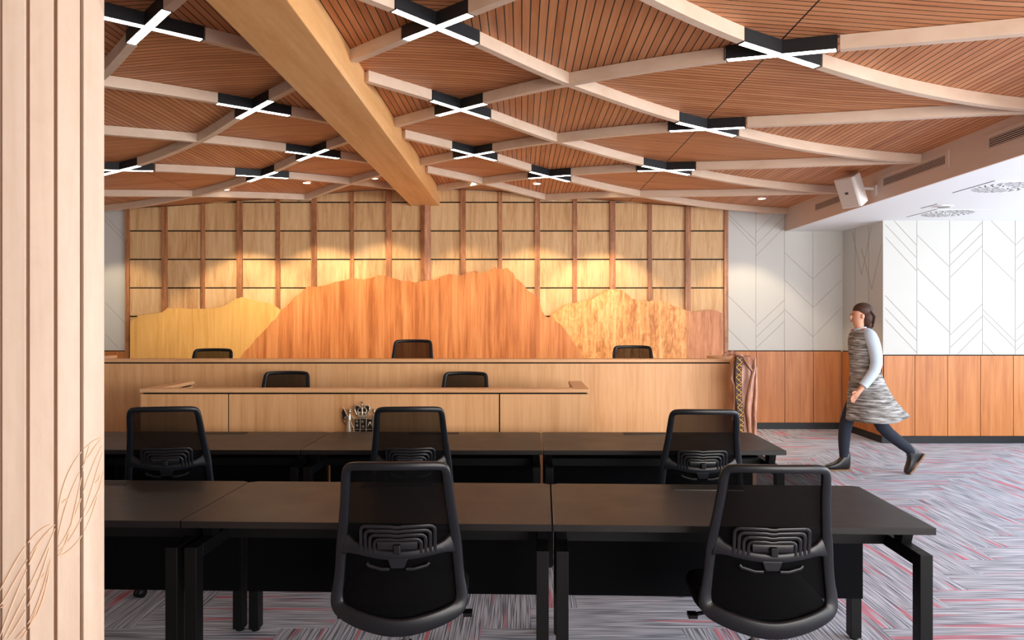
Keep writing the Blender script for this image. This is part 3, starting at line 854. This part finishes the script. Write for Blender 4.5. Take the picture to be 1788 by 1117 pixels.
# ------------------------------------------------------------------ carved post at the bench end
def carved_post():
    D = 6.24; r = thing('carved_post', 'carved brown hardwood post with a yellow and dark patterned band at the bench end', 'carved post', (X(1296, D), D, 0))
    cx0 = 1296; u = D/F
    zt = H(619, D)
    prof = [(0,-20,24,.10),(.15,-20,24,.10),(.35,-21,23.5,.10),(.55,-23,23,.105),(.72,-25,23,.11),(.85,-22,23,.115),(.95,-22,24,.12),(1.05,-23,24,.12),(1.13,-21,23,.115),(1.19,-18,20,.10),(zt,-12,14,.07)]
    rings = []
    for (z, l, rr, dp) in prof:
        ring = []
        for k in range(32):
            a = 2*PI*k/32; c, s = math.cos(a), math.sin(a)
            c2 = math.copysign(abs(c)**.75, c); s2 = math.copysign(abs(s)**.75, s)
            xx = ((l+rr)/2+(rr-l)/2*c2)*u; yy = dp*s2
            if s < 0: yy += .018*math.sin(c*9+z*3.5)*(1-abs(c)) + .02*math.exp(-((c-(.25+.25*math.sin(z*4)))/.12)**2)
            ring.append(Vector((xx, yy, z)))
        rings.append(ring)
    MB().ring_loft(rings).build('trunk', M['carved'], r, subd=1)
    mb = MB()    # sweeping ridges
    f = lambda px, py, d: Vector(((px-cx0)*u, -d, H(py, D)))
    mb.tube([f(1291,622,.105), f(1297,634,.115), f(1303,642,.12), f(1308,648,.12)], [.006,.010,.010,.004], 8)
    mb.tube([f(1312,624,.10), f(1310,640,.115), f(1305,660,.12), f(1299,690,.118), f(1297,715,.115), f(1300,735,.11), f(1303,760,.105)], [.008,.014,.018,.018,.018,.016,.012], 8)
    mb.tube([f(1314,640,.095), f(1313,680,.10), f(1311,720,.10), f(1312,765,.10)], [.010,.016,.018,.014], 8)
    mb.tube([f(1274,640,.095), f(1271.5,660,.10), f(1276,672,.105), f(1276,700,.105), f(1273,730,.10)], [.006,.012,.010,.010,.008], 8)
    mb.build('carved_ridges', M['carved'], r)
    mb = MB(); mb.tube([f(1262,621,.0), f(1268,617,.0), f(1279,616,.02), f(1290,619,.04), f(1296,623,.05)], [.008,.018,.022,.018,.010], 10)
    mb.build('curled_top', M['carved'], r)
    # patterned band
    cen = [(1283.5,621),(1283,632),(1282,645),(1282,660),(1282,675),(1282,690),(1283.5,700),(1285,712),(1286,730),(1286,760)]
    dep = .128
    def ctr(py):
        ysv = [c[1] for c in cen]; return float(np.interp(py, ysv, [c[0] for c in cen]))
    mb = MB(); n = 14; vs = []
    for i in range(n+1):
        py = 621+(760-621)*i/n; c = ctr(py); hw = 5.4
        vs += [f(c-hw, py, dep), f(c+hw, py, dep), f(c+hw, py, dep-.05), f(c-hw, py, dep-.05)]
    fs = []
    for i in range(n):
        for k in range(4): fs.append((i*4+k, i*4+(k+1) % 4, (i+1)*4+(k+1) % 4, (i+1)*4+k))
    fs += [(3,2,1,0), (n*4,n*4+1,n*4+2,n*4+3)]
    mb.add(vs, fs); mb.build('patterned_band', M['strip'], r)
    mb = MB(); py = 622.0; step = 8.6; k = 0
    while py < 756:
        c0, c1 = ctr(py), ctr(py+step); sg = 1 if k % 2 == 0 else -1
        mb.tube([f(c0-4.6*sg, py, dep+.001), f(c1+4.6*sg, py+step, dep+.001)], .0032, 5)
        mb.tube([f(c0+3.8*sg, py+1.5, dep+.001), f(c0-1.5*sg, py+step*.62, dep+.001)], .0024, 5)
        cm = ctr(py+4); tri = [(cm+2.2*sg, py+5.0), (cm+4.6*sg, py+2.6), (cm+4.4*sg, py+6.6)]
        tri = [(a, b) for a, b in tri]
        if k % 2: mb.prism([(cm-3.6*sg, py+4.2), (cm-1.4*sg, py+6.6), (cm-4.4*sg, py+7.4)], lambda a, b: f(a, b, dep-.002), lambda a, b: f(a, b, dep+.003))
        py += step; k += 1
    mb.build('yellow_inlay', M['yellow'], r)
carved_post()

# ------------------------------------------------------------------ desks
def make_desk():
    W, D_, TH, top = 1.502, .70, .028, .73
    r = thing('desk', '', 'desk')
    g = .0015; ch = .02
    poly = [(g,0),(W-g,0),(W-g,D_-ch),(W-g-ch*1.6,D_),(g+ch*1.6,D_),(g,D_-ch)]
    mb = MB(); mb.prism(poly, lambda a, b: Vector((a,b,top-TH)), lambda a, b: Vector((a,b,top)))
    mb.build('tabletop', M['tabletop'], r, bevel=.002)
    MB().box((g-.0003, .002, top-TH+.002), (g+.0016, D_-ch, top+.0006)).build('edge_glint', M['metal'], r)['label'] = 'thin painted glint along the tabletop edge'  # glint at the desk joint, imitated by a pale strip
    mb = MB(); c = W/2
    mb.box((c-.17, D_-.115, top-.001), (c+.17, D_-.03, top+.0035)); fl = mb.build('cable_flap', M['frame'], r, bevel=.0015)
    MB().box((c-.168, D_-.120, top+.0001), (c+.168, D_-.1155, top+.0022)).build('flap_edge', M['metal'], fl)
    lw, ld = .05, .06; fh = .622
    for x in (.012, W-.012-lw):
        for y in (.004, D_-ld-.01):
            l = MB().box((x, y, .012), (x+lw, y+ld, fh-.0)).build('leg', M['frame'], r, bevel=.0025)
            MB().cyl((x+lw/2, y+ld/2, 0), .02, .012, 16).build('foot', M['plastic_dark'], l)
        MB().box((x, .004+ld, fh-.055), (x+lw, D_-ld-.01, fh)).build('side_rail', M['frame'], r, bevel=.0025)
        for y in (.16, .50):
            xb = x+.004 if x > .5 else x+.004
            mb = MB(); mb.prism([(y, fh), (y+.06, fh), (y+.09, top-TH), (y-.03, top-TH)], lambda a, b: Vector((xb, a, b)), lambda a, b: Vector((xb+.042, a, b)))
            mb.build('bracket', M['plastic_dark'], r)
    MB().box((.062, .30, fh-.05), (W-.062, .35, fh-.002)).build('cross_beam', M['frame'], r)
    MB().box((.02, .600, .215), (W-.02, .612, top-TH-.004)).build('modesty_panel', M['modesty'], r)
    return r
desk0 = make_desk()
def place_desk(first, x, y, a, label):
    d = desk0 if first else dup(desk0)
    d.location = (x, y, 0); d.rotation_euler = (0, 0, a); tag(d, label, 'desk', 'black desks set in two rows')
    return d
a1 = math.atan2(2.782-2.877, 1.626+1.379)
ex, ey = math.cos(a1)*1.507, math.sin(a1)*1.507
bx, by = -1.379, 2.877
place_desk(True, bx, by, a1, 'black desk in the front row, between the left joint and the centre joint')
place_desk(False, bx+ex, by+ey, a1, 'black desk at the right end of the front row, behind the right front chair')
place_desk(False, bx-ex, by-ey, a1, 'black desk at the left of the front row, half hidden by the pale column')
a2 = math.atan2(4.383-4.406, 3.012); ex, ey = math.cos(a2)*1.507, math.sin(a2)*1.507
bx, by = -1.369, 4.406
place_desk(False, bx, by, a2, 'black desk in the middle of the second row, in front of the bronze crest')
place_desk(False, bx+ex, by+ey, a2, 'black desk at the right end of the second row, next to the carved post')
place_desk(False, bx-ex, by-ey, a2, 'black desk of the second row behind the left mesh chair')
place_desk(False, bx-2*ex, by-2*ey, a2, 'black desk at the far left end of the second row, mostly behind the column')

# ------------------------------------------------------------------ task chairs
def smooth_closed(pts, it=2):
    for _ in range(it):
        out = []
        n = len(pts)
        for i in range(n):
            a, b = pts[i], pts[(i+1) % n]
            out.append(tuple(.75*a[k]+.25*b[k] for k in range(len(a)))); out.append(tuple(.25*a[k]+.75*b[k] for k in range(len(a))))
        pts = out
    return pts
yh = pchip([.40,.50,.60,.72,.85,1.05], [-.245,-.232,-.228,-.236,-.262,-.312])
def bk(x, h, off=0): return Vector((x, yh(h)+.9*x*x+off, h))
def make_chair():
    r = thing('task_chair', '', 'chair')
    half = [(0,1.022,.030),(.09,1.021,.030),(.158,1.018,.030),(.174,1.008,.030),(.180,.985,.032),(.183,.945,.034),(.189,.88,.034),(.200,.79,.036),(.210,.72,.040),(.216,.64,.038),(.222,.58,.038),(.228,.54,.042),(.230,.510,.046),(.226,.488,.050),(.207,.466,.056),(.12,.438,.062),(0,.418,.064)]
    loop = half+[(-a, b, w) for a, b, w in half[-2:0:-1]]
    loop = smooth_closed(loop, 2)
    fr = MB(); fr.sweep([bk(a, b) for a, b, w in loop], [w for a, b, w in loop], [.022]*len(loop), closed=True)
    bf = fr.build('back_frame', M['plastic'], r)
    mb = MB(); pts = []; ws = []
    for k in range(17):
        t = -1+k/8; x = t*.196; pts.append(bk(x, .682+.034*t*t, .001)); ws.append(.036+.040*abs(t)**9)
    mb.sweep(pts, ws, .019); mb.build('back_crossbar', M['plastic'], r)
    # mesh
    def hw(h):
        hs = [(b, a) for a, b, w in half if a > .16][::-1]
        return float(np.interp(h, [q[0] for q in hs], [q[1] for q in hs]))
    mb = MB(); nx, ny = 12, 16; vs = []
    for j in range(ny+1):
        h = .447+(1.012-.447)*j/ny; w = hw(min(max(h, .465), 1.0))-.006
        if h < .495: w = .165+(h-.447)/.048*.045
        if h > 1.0: w = .165
        for i in range(nx+1):
            x = w*(-1+2*i/nx); vs.append(bk(x, h, .010))
    fs = [(j*(nx+1)+i, j*(nx+1)+i+1, (j+1)*(nx+1)+i+1, (j+1)*(nx+1)+i) for j in range(ny) for i in range(nx)]
    mb.add(vs, fs, 0, True); mb.build('back_mesh', M['mesh'], r)
    # nested lumbar support
    lum = MB()
    for k in range(4):
        w, t, c = .134-.0165*k, .792-.0165*k, .02
        L = [(-w, .690), (-w, t-c), (-w+c*.12, t-c*.5), (-w+c*.5, t-c*.12), (-w+c, t), (-.022, t), (-.008, t-.003), (.008, t-.003), (.022, t), (w-c, t), (w-c*.5, t-c*.12), (w-c*.12, t-c*.5), (w, t-c), (w, .690)]
        lum.sweep([bk(a, b, -.006) for a, b in L], .0125, .006)
    ls = lum.build('lumbar_support', M['support'], r)
    mb = MB(); mb.sweep([bk(a, .722, -.012) for a in (-.072,-.04,0,.04,.072)], .030, .008)
    mb.build('lumbar_pad', M['support'], ls)
    mb = MB(); mb.obox(bk(0, .712, -.022), (.028,.022,.034)); mb.build('height_latch', M['plastic_dark'], r, bevel=.005)
    # bracket and paddles below the crossbar
    mb = MB(); mb.prism([(-.037,.672),(.037,.672),(.024,.636),(-.024,.636)], lambda a, b: bk(a, b, -.012), lambda a, b: bk(a, b, .006))
    mb.build('bracket', M['plastic'], r, bevel=.003)
    for s in (-1, 1):
        mb = MB(); mb.sweep([bk(s*.030, .632, -.004), bk(s*.06, .632, -.006), bk(s*.105, .643, -.006), bk(s*.113, .652, -.004)], .012, .010)
        mb.build('paddle', M['plastic'], r)
    # seat
    rings = []
    for (z, q) in ((.415,.80),(.425,.93),(.445,1.0),(.468,1.0),(.484,.95),(.491,.80),(.493,.4)):
        ring = []
        for k in range(40):
            a = 2*PI*k/40; c, s = math.cos(a), math.sin(a)
            x = .245*q*math.copysign(abs(c)**.5, c); y = .235*q*math.copysign(abs(s)**.5, s)
            ring.append(Vector((x, y+.04, z-(.02*max(0, y/.235)**3 if z > .43 else 0))))
        rings.append(ring)
    MB().ring_loft(rings).build('seat', M['fabric'], r)
    mb = MB(); mb.prism([(-.11,-.14),(.11,-.14),(.13,.12),(-.13,.12)], lambda a, b: Vector((a, b, .375)), lambda a, b: Vector((a, b, .414)))
    mb.build('tilt_mechanism', M['plastic_dark'], r, bevel=.01)
    mb = MB(); mb.sweep([(0,-.06,.392),(0,-.14,.388),(0,-.20,.402),(0,-.236,.432)], .10, .024, nrm=Vector((0,0,1))); mb.build('back_arm', M['plastic_dark'], r)
    for s in (-1, 1):
        mb = MB(); mb.tube([(s*.10,.02,.392),(s*.19,.0,.385),(s*.235,-.01,.38)], .008, 8); mb.obox((s*.245,-.012,.378), (.035,.045,.014))
        mb.build('lever', M['plastic_dark'], r)
    mb = MB(); mb.cyl((0,0,.20), .014, .18, 20); mb.build('gas_rod', M['metal'], r)
    # base
    mb = MB(); mb.cyl((0,0,.075), .027, .20, 20, r2=.025); mb.build('column', M['plastic_dark'], r)
    for k in range(5):
        a = 2*PI*k/5+PI/2+.2; c, s = math.cos(a), math.sin(a)
        mb = MB(); mb.sweep([(c*.02, s*.02, .108), (c*.15, s*.15, .100), (c*.30, s*.30, .078)], [.05,.042,.032], [.036,.03,.02], nrm=Vector((0,0,1)))
        mb.build('base_arm', M['plastic_dark'], r)
        mb = MB()
        for q in (-.012, .012):
            R = Matrix.Translation(Vector((c*.30+(-s)*q, s*.30+c*q, .029))) @ Matrix.Rotation(a, 4, 'Z')
            ring = []
            rs = []
            for yy in (-.009, .009):
                rs.append([R @ Vector((.028*math.cos(2*PI*j/20), yy, .028*math.sin(2*PI*j/20))) for j in range(20)])
            mb.ring_loft(rs)
        mb.obox((c*.30, s*.30, .056), (.03,.03,.026), a); mb.build('caster', M['plastic_dark'], r)
    return r
chair0 = make_chair()
FIX = ('column', 'base_arm', 'caster')
def place_chair(src, x, y, rz, lift, label, z=0, sc=1.0, fresh=False, group='black mesh task chairs'):
    c = src if fresh else dup(src)
    # y is the depth of the top rail: the chair origin lies .31 behind it
    c.rotation_euler = (0, 0, rz); off = Vector((math.sin(rz)*-.312*sc, math.cos(rz)*.312*sc, 0))
    c.location = Vector((x, y, z))+off; c.scale = (sc, sc, sc)
    for ch in c.children:
        if ch.name.split('.')[0] not in FIX: ch.location.z = lift
    tag(c, label, 'chair', group); return c
R_ = math.radians
place_chair(chair0, X(691,2.52), 2.50, R_(2), .010, 'black mesh office chair in front, left of the two nearest the camera', fresh=True)
place_chair(chair0, X(1356,2.52), 2.50, R_(-3), .0, 'black mesh office chair in front, right one nearest the camera')
place_chair(chair0, X(282,3.92), 3.92, R_(8), .025, 'black mesh office chair at the second row, left one beside the column')
place_chair(chair0, X(714,3.92), 3.92, R_(3), .025, 'black mesh office chair at the second row, middle one beside the bronze crest')
place_chair(chair0, X(1232,3.92), 3.92, R_(-2), .010, 'black mesh office chair at the second row, right one before the carved post')
place_chair(chair0, X(498,6.1), 6.62-.45, PI+R_(4), .05, 'black office chair behind the lower bench, left one of the two')
place_chair(chair0, X(813,6.1), 6.62-.45, PI-R_(4), .045, 'black office chair behind the lower bench, right one of the two')
place_chair(chair0, X(367,7.1), 7.80-.6, PI+R_(3), .0, 'black office chair behind the high bench at the yellow mountain', z=.20)
place_chair(chair0, X(719.5,7.1), 7.80-.6, PI, .09, 'black office chair behind the high bench at the centre, standing tallest', z=.20)
place_chair(chair0, X(1106.5,7.1), 7.80-.6, PI-R_(3), .03, 'black office chair behind the high bench at the mottled mountain', z=.20)

# ------------------------------------------------------------------ pale column of boards in the left foreground
def column():
    r = thing('timber_column', 'pale timber column of vertical boards with carved leaves, in the left foreground', 'column', (-1.45, 2.15, 0))
    base = Vector((-1.45, 2.15, 0))
    P = Vector((X(182, 2.12), 2.12)); faces = []
    def ray(px): return (px-CX)/F
    for px, th in ((143, 58), (97, 44), (48, 31), (0, 20), (-52, 8), (-110, -4), (-170, -18)):
        d = Vector((math.cos(R_(th)), math.sin(R_(th))))
        # find w so that (P - d*w) projects on px
        k = ray(px); w = (P.x-k*P.y)/(d.x-k*d.y)
        Q = P-d*w; faces.append((Q, P)); P = Q
    right0 = faces[0][1]; left0 = faces[-1][0]
    # hidden back of the column
    back = [right0+Vector((-.10,.16)), right0+Vector((-.30,.26)), Vector((left0.x+.1, right0.y+.22)), Vector((left0.x-.02, left0.y+.22))]
    poly = [(q.x-base.x, q.y-base.y) for q in [faces[0][1]]+[f[0] for f in faces]]+[(q.x-base.x, q.y-base.y) for q in reversed(back)]
    cen = Vector((sum(p[0] for p in poly)/len(poly), sum(p[1] for p in poly)/len(poly)))
    inner = [(cen.x+(a-cen.x)*.90, cen.y+(b-cen.y)*.90) for a, b in poly]
    ZT = 3.3
    MB().prism(inner, lambda a, b: Vector((a, b, 0)), lambda a, b: Vector((a, b, ZT))).build('core', M['groove'], r)
    info = []
    for i, (Q, P) in enumerate(faces):
        d = (P-Q).normalized(); n = Vector((d.y, -d.x)); w = (P-Q).length
        g = .0045
        a = Q+d*(g if True else 0); b = P-d*(g if i > 0 else 0)
        A3 = lambda t, dep, z: Vector((Q.x+d.x*t-n.x*dep-base.x, Q.y+d.y*t-n.y*dep-base.y, z))
        t0, t1 = g, w-(g if i > 0 else 0)
        if i == 0:
            zc = H(27, P.y)
            pl = [(t0, .02), (t1, .02), (t1, zc), (t1-(ZT-zc)*.40, ZT), (t0, ZT)] if (ZT-zc)*.40 < w*.8 else [(t0,.02),(t1,.02),(t1,zc),(t0,zc+(t1-t0)/.40)]
        else: pl = [(t0, .02), (t1, .02), (t1, ZT), (t0, ZT)]
        mb = MB(); mb.prism(pl, lambda a_, b_: A3(a_, 0, b_), lambda a_, b_: A3(a_, .018, b_)); mb.build('board', M['column'], r, bevel=.0018)
        info.append((Q, P, d, n))
    bk_ = [faces[0][1]]+back+[faces[-1][0]]
    for Q, P in zip(bk_[:-1], bk_[1:]):
        d = (P-Q).normalized(); n = Vector((-d.y, d.x)); w = (P-Q).length
        mb = MB(); mb.prism([(.002,.02),(w-.002,.02),(w-.002,ZT),(.002,ZT)], lambda a_, b_: Vector((Q.x+d.x*a_-base.x, Q.y+d.y*a_-base.y, b_)), lambda a_, b_: Vector((Q.x+d.x*a_+n.x*.018-base.x, Q.y+d.y*a_+n.y*.018-base.y, b_)))
        mb.build('board', M['column'], r)
    # carved leaf veins on the board faces
    def onface(px, py):
        k = ray(px)
        for (Q, P, d, n) in info:
            kq, kp = Q.x/Q.y, P.x/P.y
            if kq-1e-6 <= k <= kp+1e-6:
                w = (k*Q.y-Q.x)/(d.x-k*d.y); pt = Q+d*w
                pt2 = pt+n*.0003
                return Vector((pt2.x-base.x, pt2.y-base.y, H(py, pt.y)))
        return None
    def crv(pts, n=22):
        pts = [Vector((a, b)) for a, b in pts]; out = []
        for i in range(n+1):
            t = i/n; q = list(pts)
            while len(q) > 1: q = [q[k].lerp(q[k+1], t) for k in range(len(q)-1)]
            out.append(q[0])
        return out
    s = lambda L: [(a/2.965, 740+b/2.965) for a, b in L]
    veins = [[(300,480),(310,300),(400,100),(540,65)], [(300,590),(330,440),(380,260),(520,80)], [(300,640),(400,520),(440,260),(540,90)],
             [(300,660),(430,560),(470,330),(540,120)], [(300,685),(440,640),(500,420),(540,220)], [(300,685),(380,600),(400,300),(470,90)],
             [(320,410),(335,390),(350,390),(358,388)], [(480,308),(500,305),(515,285),(520,265)], [(440,480),(480,420),(510,340),(540,280)],
             [(0,860),(60,760),(140,560),(262,520)], [(0,940),(60,860),(150,640),(285,520)], [(20,1110),(90,960),(200,760),(285,540)],
             [(40,1110),(130,990),(210,820),(255,640)], [(80,1110),(160,1050),(230,860),(255,720)], [(150,1050),(220,960),(250,820),(262,700)],
             [(0,950),(12,948),(20,942),(30,938)], [(185,812),(205,808),(225,790),(232,772)], [(110,1110),(170,1040),(190,950),(240,820)], [(0,1100),(50,960),(100,830),(200,620)]]
    mb = MB()
    for L in veins:
        prev = []
        pf = None
        for q in crv(s(L)):
            p3 = onface(q.x, q.y)
            f = sum(1 for (Q, P, d, n) in info if q.x/1 < 0)
            fi = next((i for i, (Q, P, d, n) in enumerate(info) if Q.x/Q.y-1e-6 <= ray(q.x) <= P.x/P.y+1e-6), None)
            if p3 is None or fi != pf:
                if len(prev) > 1: mb.tube(prev, [.0012+.0016*math.sin(PI*min(1, (k+.5)/len(prev))) for k in range(len(prev))], 6)
                prev = []
            pf = fi
            if p3 is not None: prev.append(p3)
        if len(prev) > 1: mb.tube(prev, [.0012+.0016*math.sin(PI*min(1, (k+.5)/len(prev))) for k in range(len(prev))], 6)
    o = mb.build('carved_leaf', M['carve'], r); o['label'] = 'carved leaf veins flowing up the boards'
column()

# ------------------------------------------------------------------ walking person
def person():
    D = 7.1; px0 = 1513; u = D/F
    r = thing('person', 'person in a grey knee length coat and dark boots walking left past the panelled corner', 'person', (X(px0, D), D, 0), PI)
    # local: +x forward, +y the person's left (towards the camera)
    V = []; E = []; Rr = []
    def v(p, rad, par=None):
        V.append(p); Rr.append(rad if isinstance(rad, tuple) else (rad, rad))
        if par is not None: E.append((par, len(V)-1))
        return len(V)-1
    pel = v((0,0,.90), (.10,.13)); sp = v((.015,0,1.06), (.085,.11), pel); ch = v((.035,0,1.24), (.095,.13), sp); nb = v((.05,0,1.385), (.06,.08), ch)
    nk = v((.07,0,1.44), .045, nb); h0 = v((.085,0,1.505), (.062,.058), nk); h1 = v((.082,0,1.575), (.085,.072), h0); h2 = v((.075,0,1.635), (.062,.058), h1)
    def leg(hip, knee, ank, ball, toe):
        a = v(hip, .085, pel); m_ = v(tuple((hip[k]+knee[k])/2 for k in range(3)), .072, a); b = v(knee, .052, m_)
        c = v(tuple(knee[k]*.6+ank[k]*.4 for k in range(3)), .050, b); d = v(ank, .034, c); e = v(ball, .032, d); v(toe, .022, e)
    leg((.02,-.085,.84), (.17,-.085,.49), (.185,-.085,.10), (.27,-.085,.045), (.33,-.085,.035))
    leg((-.01,.085,.84), (-.10,.085,.46), (-.44,.085,.20), (-.42,.085,.085), (-.375,.085,.04))
    def arm(sh, el, wr, palm, spread):
        a = v(sh, .052, nb); b = v(el, .038, a); c = v(wr, .025, b); d = v(palm, (.022,.034), c)
        dirv = (Vector(palm)-Vector(wr)).normalized(); side = Vector(spread).normalized(); bend = Vector((.0,0,-1))
        for k, ln in enumerate((.050,.062,.066,.058)):
            o_ = side*((k-1.5)*.017); st = Vector(palm)+dirv*.026+o_; q1 = st+dirv*ln*.5; q2 = q1+(dirv*.6+bend*.6).normalized()*ln*.5
            a1_ = v(tuple(st), .0095, d); b1_ = v(tuple(q1), .0085, a1_); v(tuple(q2), .007, b1_)
        t0 = Vector(palm)-dirv*.01+side*.028; t1 = t0+(side*.7+dirv*.7)*.03; t2 = t1+dirv*.022
        tt = v(tuple(t0), .011, d); t3 = v(tuple(t1), .0095, tt); v(tuple(t2), .008, t3)
    arm((.035,.175,1.36), (-.005,.215,1.09), (.15,.205,.86), (.195,.20,.80), (.6,.3,.7))
    arm((.035,-.175,1.36), (-.10,-.21,1.10), (-.10,-.21,.87), (-.095,-.21,.80), (1,0,0))
    me = bpy.data.meshes.new('body'); me.from_pydata(V, E, []); me.materials.append(M['skin'])
    o = bpy.data.objects.new('body', me); C.objects.link(o); o.parent = r
    sk = o.modifiers.new('skin', 'SKIN')
    if not me.skin_vertices: me.skin_vertices.new()
    for k, rr in enumerate(Rr): me.skin_vertices[0].data[k].radius = rr
    me.skin_vertices[0].data[0].use_root = True
    sk.use_smooth_shade = True
    ss = o.modifiers.new('s', 'SUBSURF'); ss.levels = 2; ss.render_levels = 2
    # face pieces
    mb = MB(); mb.ell((.153,0,1.553), (.015,.010,.020), 10, 8); mb.ell((.072,.078,1.56), (.016,.010,.026), 10, 8); mb.ell((.072,-.078,1.56), (.016,.010,.026), 10, 8)
    mb.build('nose_and_ears', M['skin'], r)
    mb = MB()
    for s in (-1, 1): mb.ell((.1455, s*.028, 1.580), (.006,.010,.005), 10, 6)
    mb.build('eyes', M['hair'], r)
    MB().ell((.152,0,1.512), (.010,.022,.006), 10, 6).build('mouth', plain('lips', (160,84,76), .5), r)
    mb = MB()     # hair: bob swept behind
    mb.ell((.034,0,1.620), (.098,.084,.078), 20, 12); mb.ell((.0,0,1.55), (.075,.078,.095), 18, 12); mb.ell((-.015,0,1.48), (.05,.062,.06), 16, 10)
    for k in range(14):
        a = -1.3+2.6*k/13; mb.tube([(.03-.03*math.cos(a*.5), .07*math.sin(a), 1.64), (-.04-.03*math.cos(a), .078*math.sin(a), 1.56), (-.03-.02*math.cos(a), .06*math.sin(a), 1.45)], [.012,.014,.005], 6)
    mb.build('hair', M['hair'], r)
    # coat: loft with folds
    rings = []
    for (z, xc, rx, ry) in ((1.435,.055,.055,.065),(1.41,.05,.085,.15),(1.375,.045,.105,.195),(1.28,.04,.125,.19),(1.15,.03,.125,.170),(1.03,.015,.125,.165),(.92,.0,.155,.19),(.80,-.02,.19,.21),(.68,-.055,.235,.23),(.58,-.09,.275,.25),(.52,-.105,.30,.26),(.515,-.105,.285,.245)):
        ring = []
        for k in range(48):
            a = 2*PI*k/48; fold = 1+.05*math.sin(a*7+z*3)*max(0, (1.0-z))*1.5
            zz = z
            if z < .7: zz = z+.10*max(0, -math.cos(a))*(.7-z)/.2*.6
            ring.append(Vector((xc+rx*fold*math.cos(a), ry*fold*math.sin(a), zz)))
        rings.append(ring)
    MB().ring_loft(rings).build('coat', M['coat'], r, subd=1)
    mb = MB()
    mb.tube([(.045,.10,1.405),(.042,.155,1.385),(.02,.20,1.27),(-.005,.222,1.09),(.06,.218,.98),(.135,.208,.885)], [.045,.066,.066,.058,.052,.045], 14); mb.build('sleeve', M['shirt'], r, subd=1)
    mb = MB(); mb.tube([(.045,-.10,1.405),(.04,-.155,1.385),(-.03,-.2,1.26),(-.10,-.218,1.10),(-.10,-.214,.98),(-.10,-.21,.88)], [.045,.066,.066,.058,.052,.045], 14); mb.build('sleeve', M['coat'], r, subd=1)
    mb = MB(); mb.tube([(.055,0,1.40),(.065,0,1.45)], [.075,.058], 16); mb.build('collar', M['shirt'], r)
    # tights
    for pts in (((.02,-.085,.80),(.10,-.085,.64),(.17,-.085,.49),(.188,-.085,.33),(.187,-.085,.14)), ((-.01,.085,.80),(-.06,.085,.62),(-.10,.085,.46),(-.25,.085,.345),(-.41,.085,.22))):
        MB().tube(pts, [.092,.078,.064,.062,.044], 14).build('tights', M['tights'], r, subd=1)
    # boots
    def boot(T):
        mb = MB(); rings = []
        for (x, w, z0, z1) in ((-.045,.012,.03,.19),(-.035,.036,.015,.20),(0,.042,.015,.20),(.035,.042,.015,.17),(.065,.042,.015,.115),(.11,.046,.015,.085),(.16,.044,.015,.070),(.20,.030,.018,.055),(.215,.012,.022,.045)):
            ring = []
            for k in range(14):
                a = 2*PI*k/14; ring.append(T @ Vector((x, w*math.copysign(abs(math.cos(a))**.7, math.cos(a)), (z0+z1)/2+(z1-z0)/2*math.copysign(abs(math.sin(a))**.7, math.sin(a)))))
            rings.append(ring)
        mb.ring_loft(rings); b = mb.build('boot', M['boot'], r, subd=1)
        mb = MB(); pl = [(-.05,-.03),(.0,-.036),(.06,-.036),(.13,-.044),(.19,-.036),(.22,0),(.19,.036),(.13,.044),(.06,.036),(0,.036),(-.05,.03)]
        mb.prism(pl, lambda a, c: T @ Vector((a, c, 0)), lambda a, c: T @ Vector((a, c, .016))); mb.build('sole', M['sole'], b)
    boot(Matrix.Translation(Vector((.17,-.085,0))))
    boot(Matrix.Translation(Vector((-.375,.085,.0))) @ Matrix.Rotation(R_(52), 4, 'Y') @ Matrix.Translation(Vector((-.2,0,0))))
person()
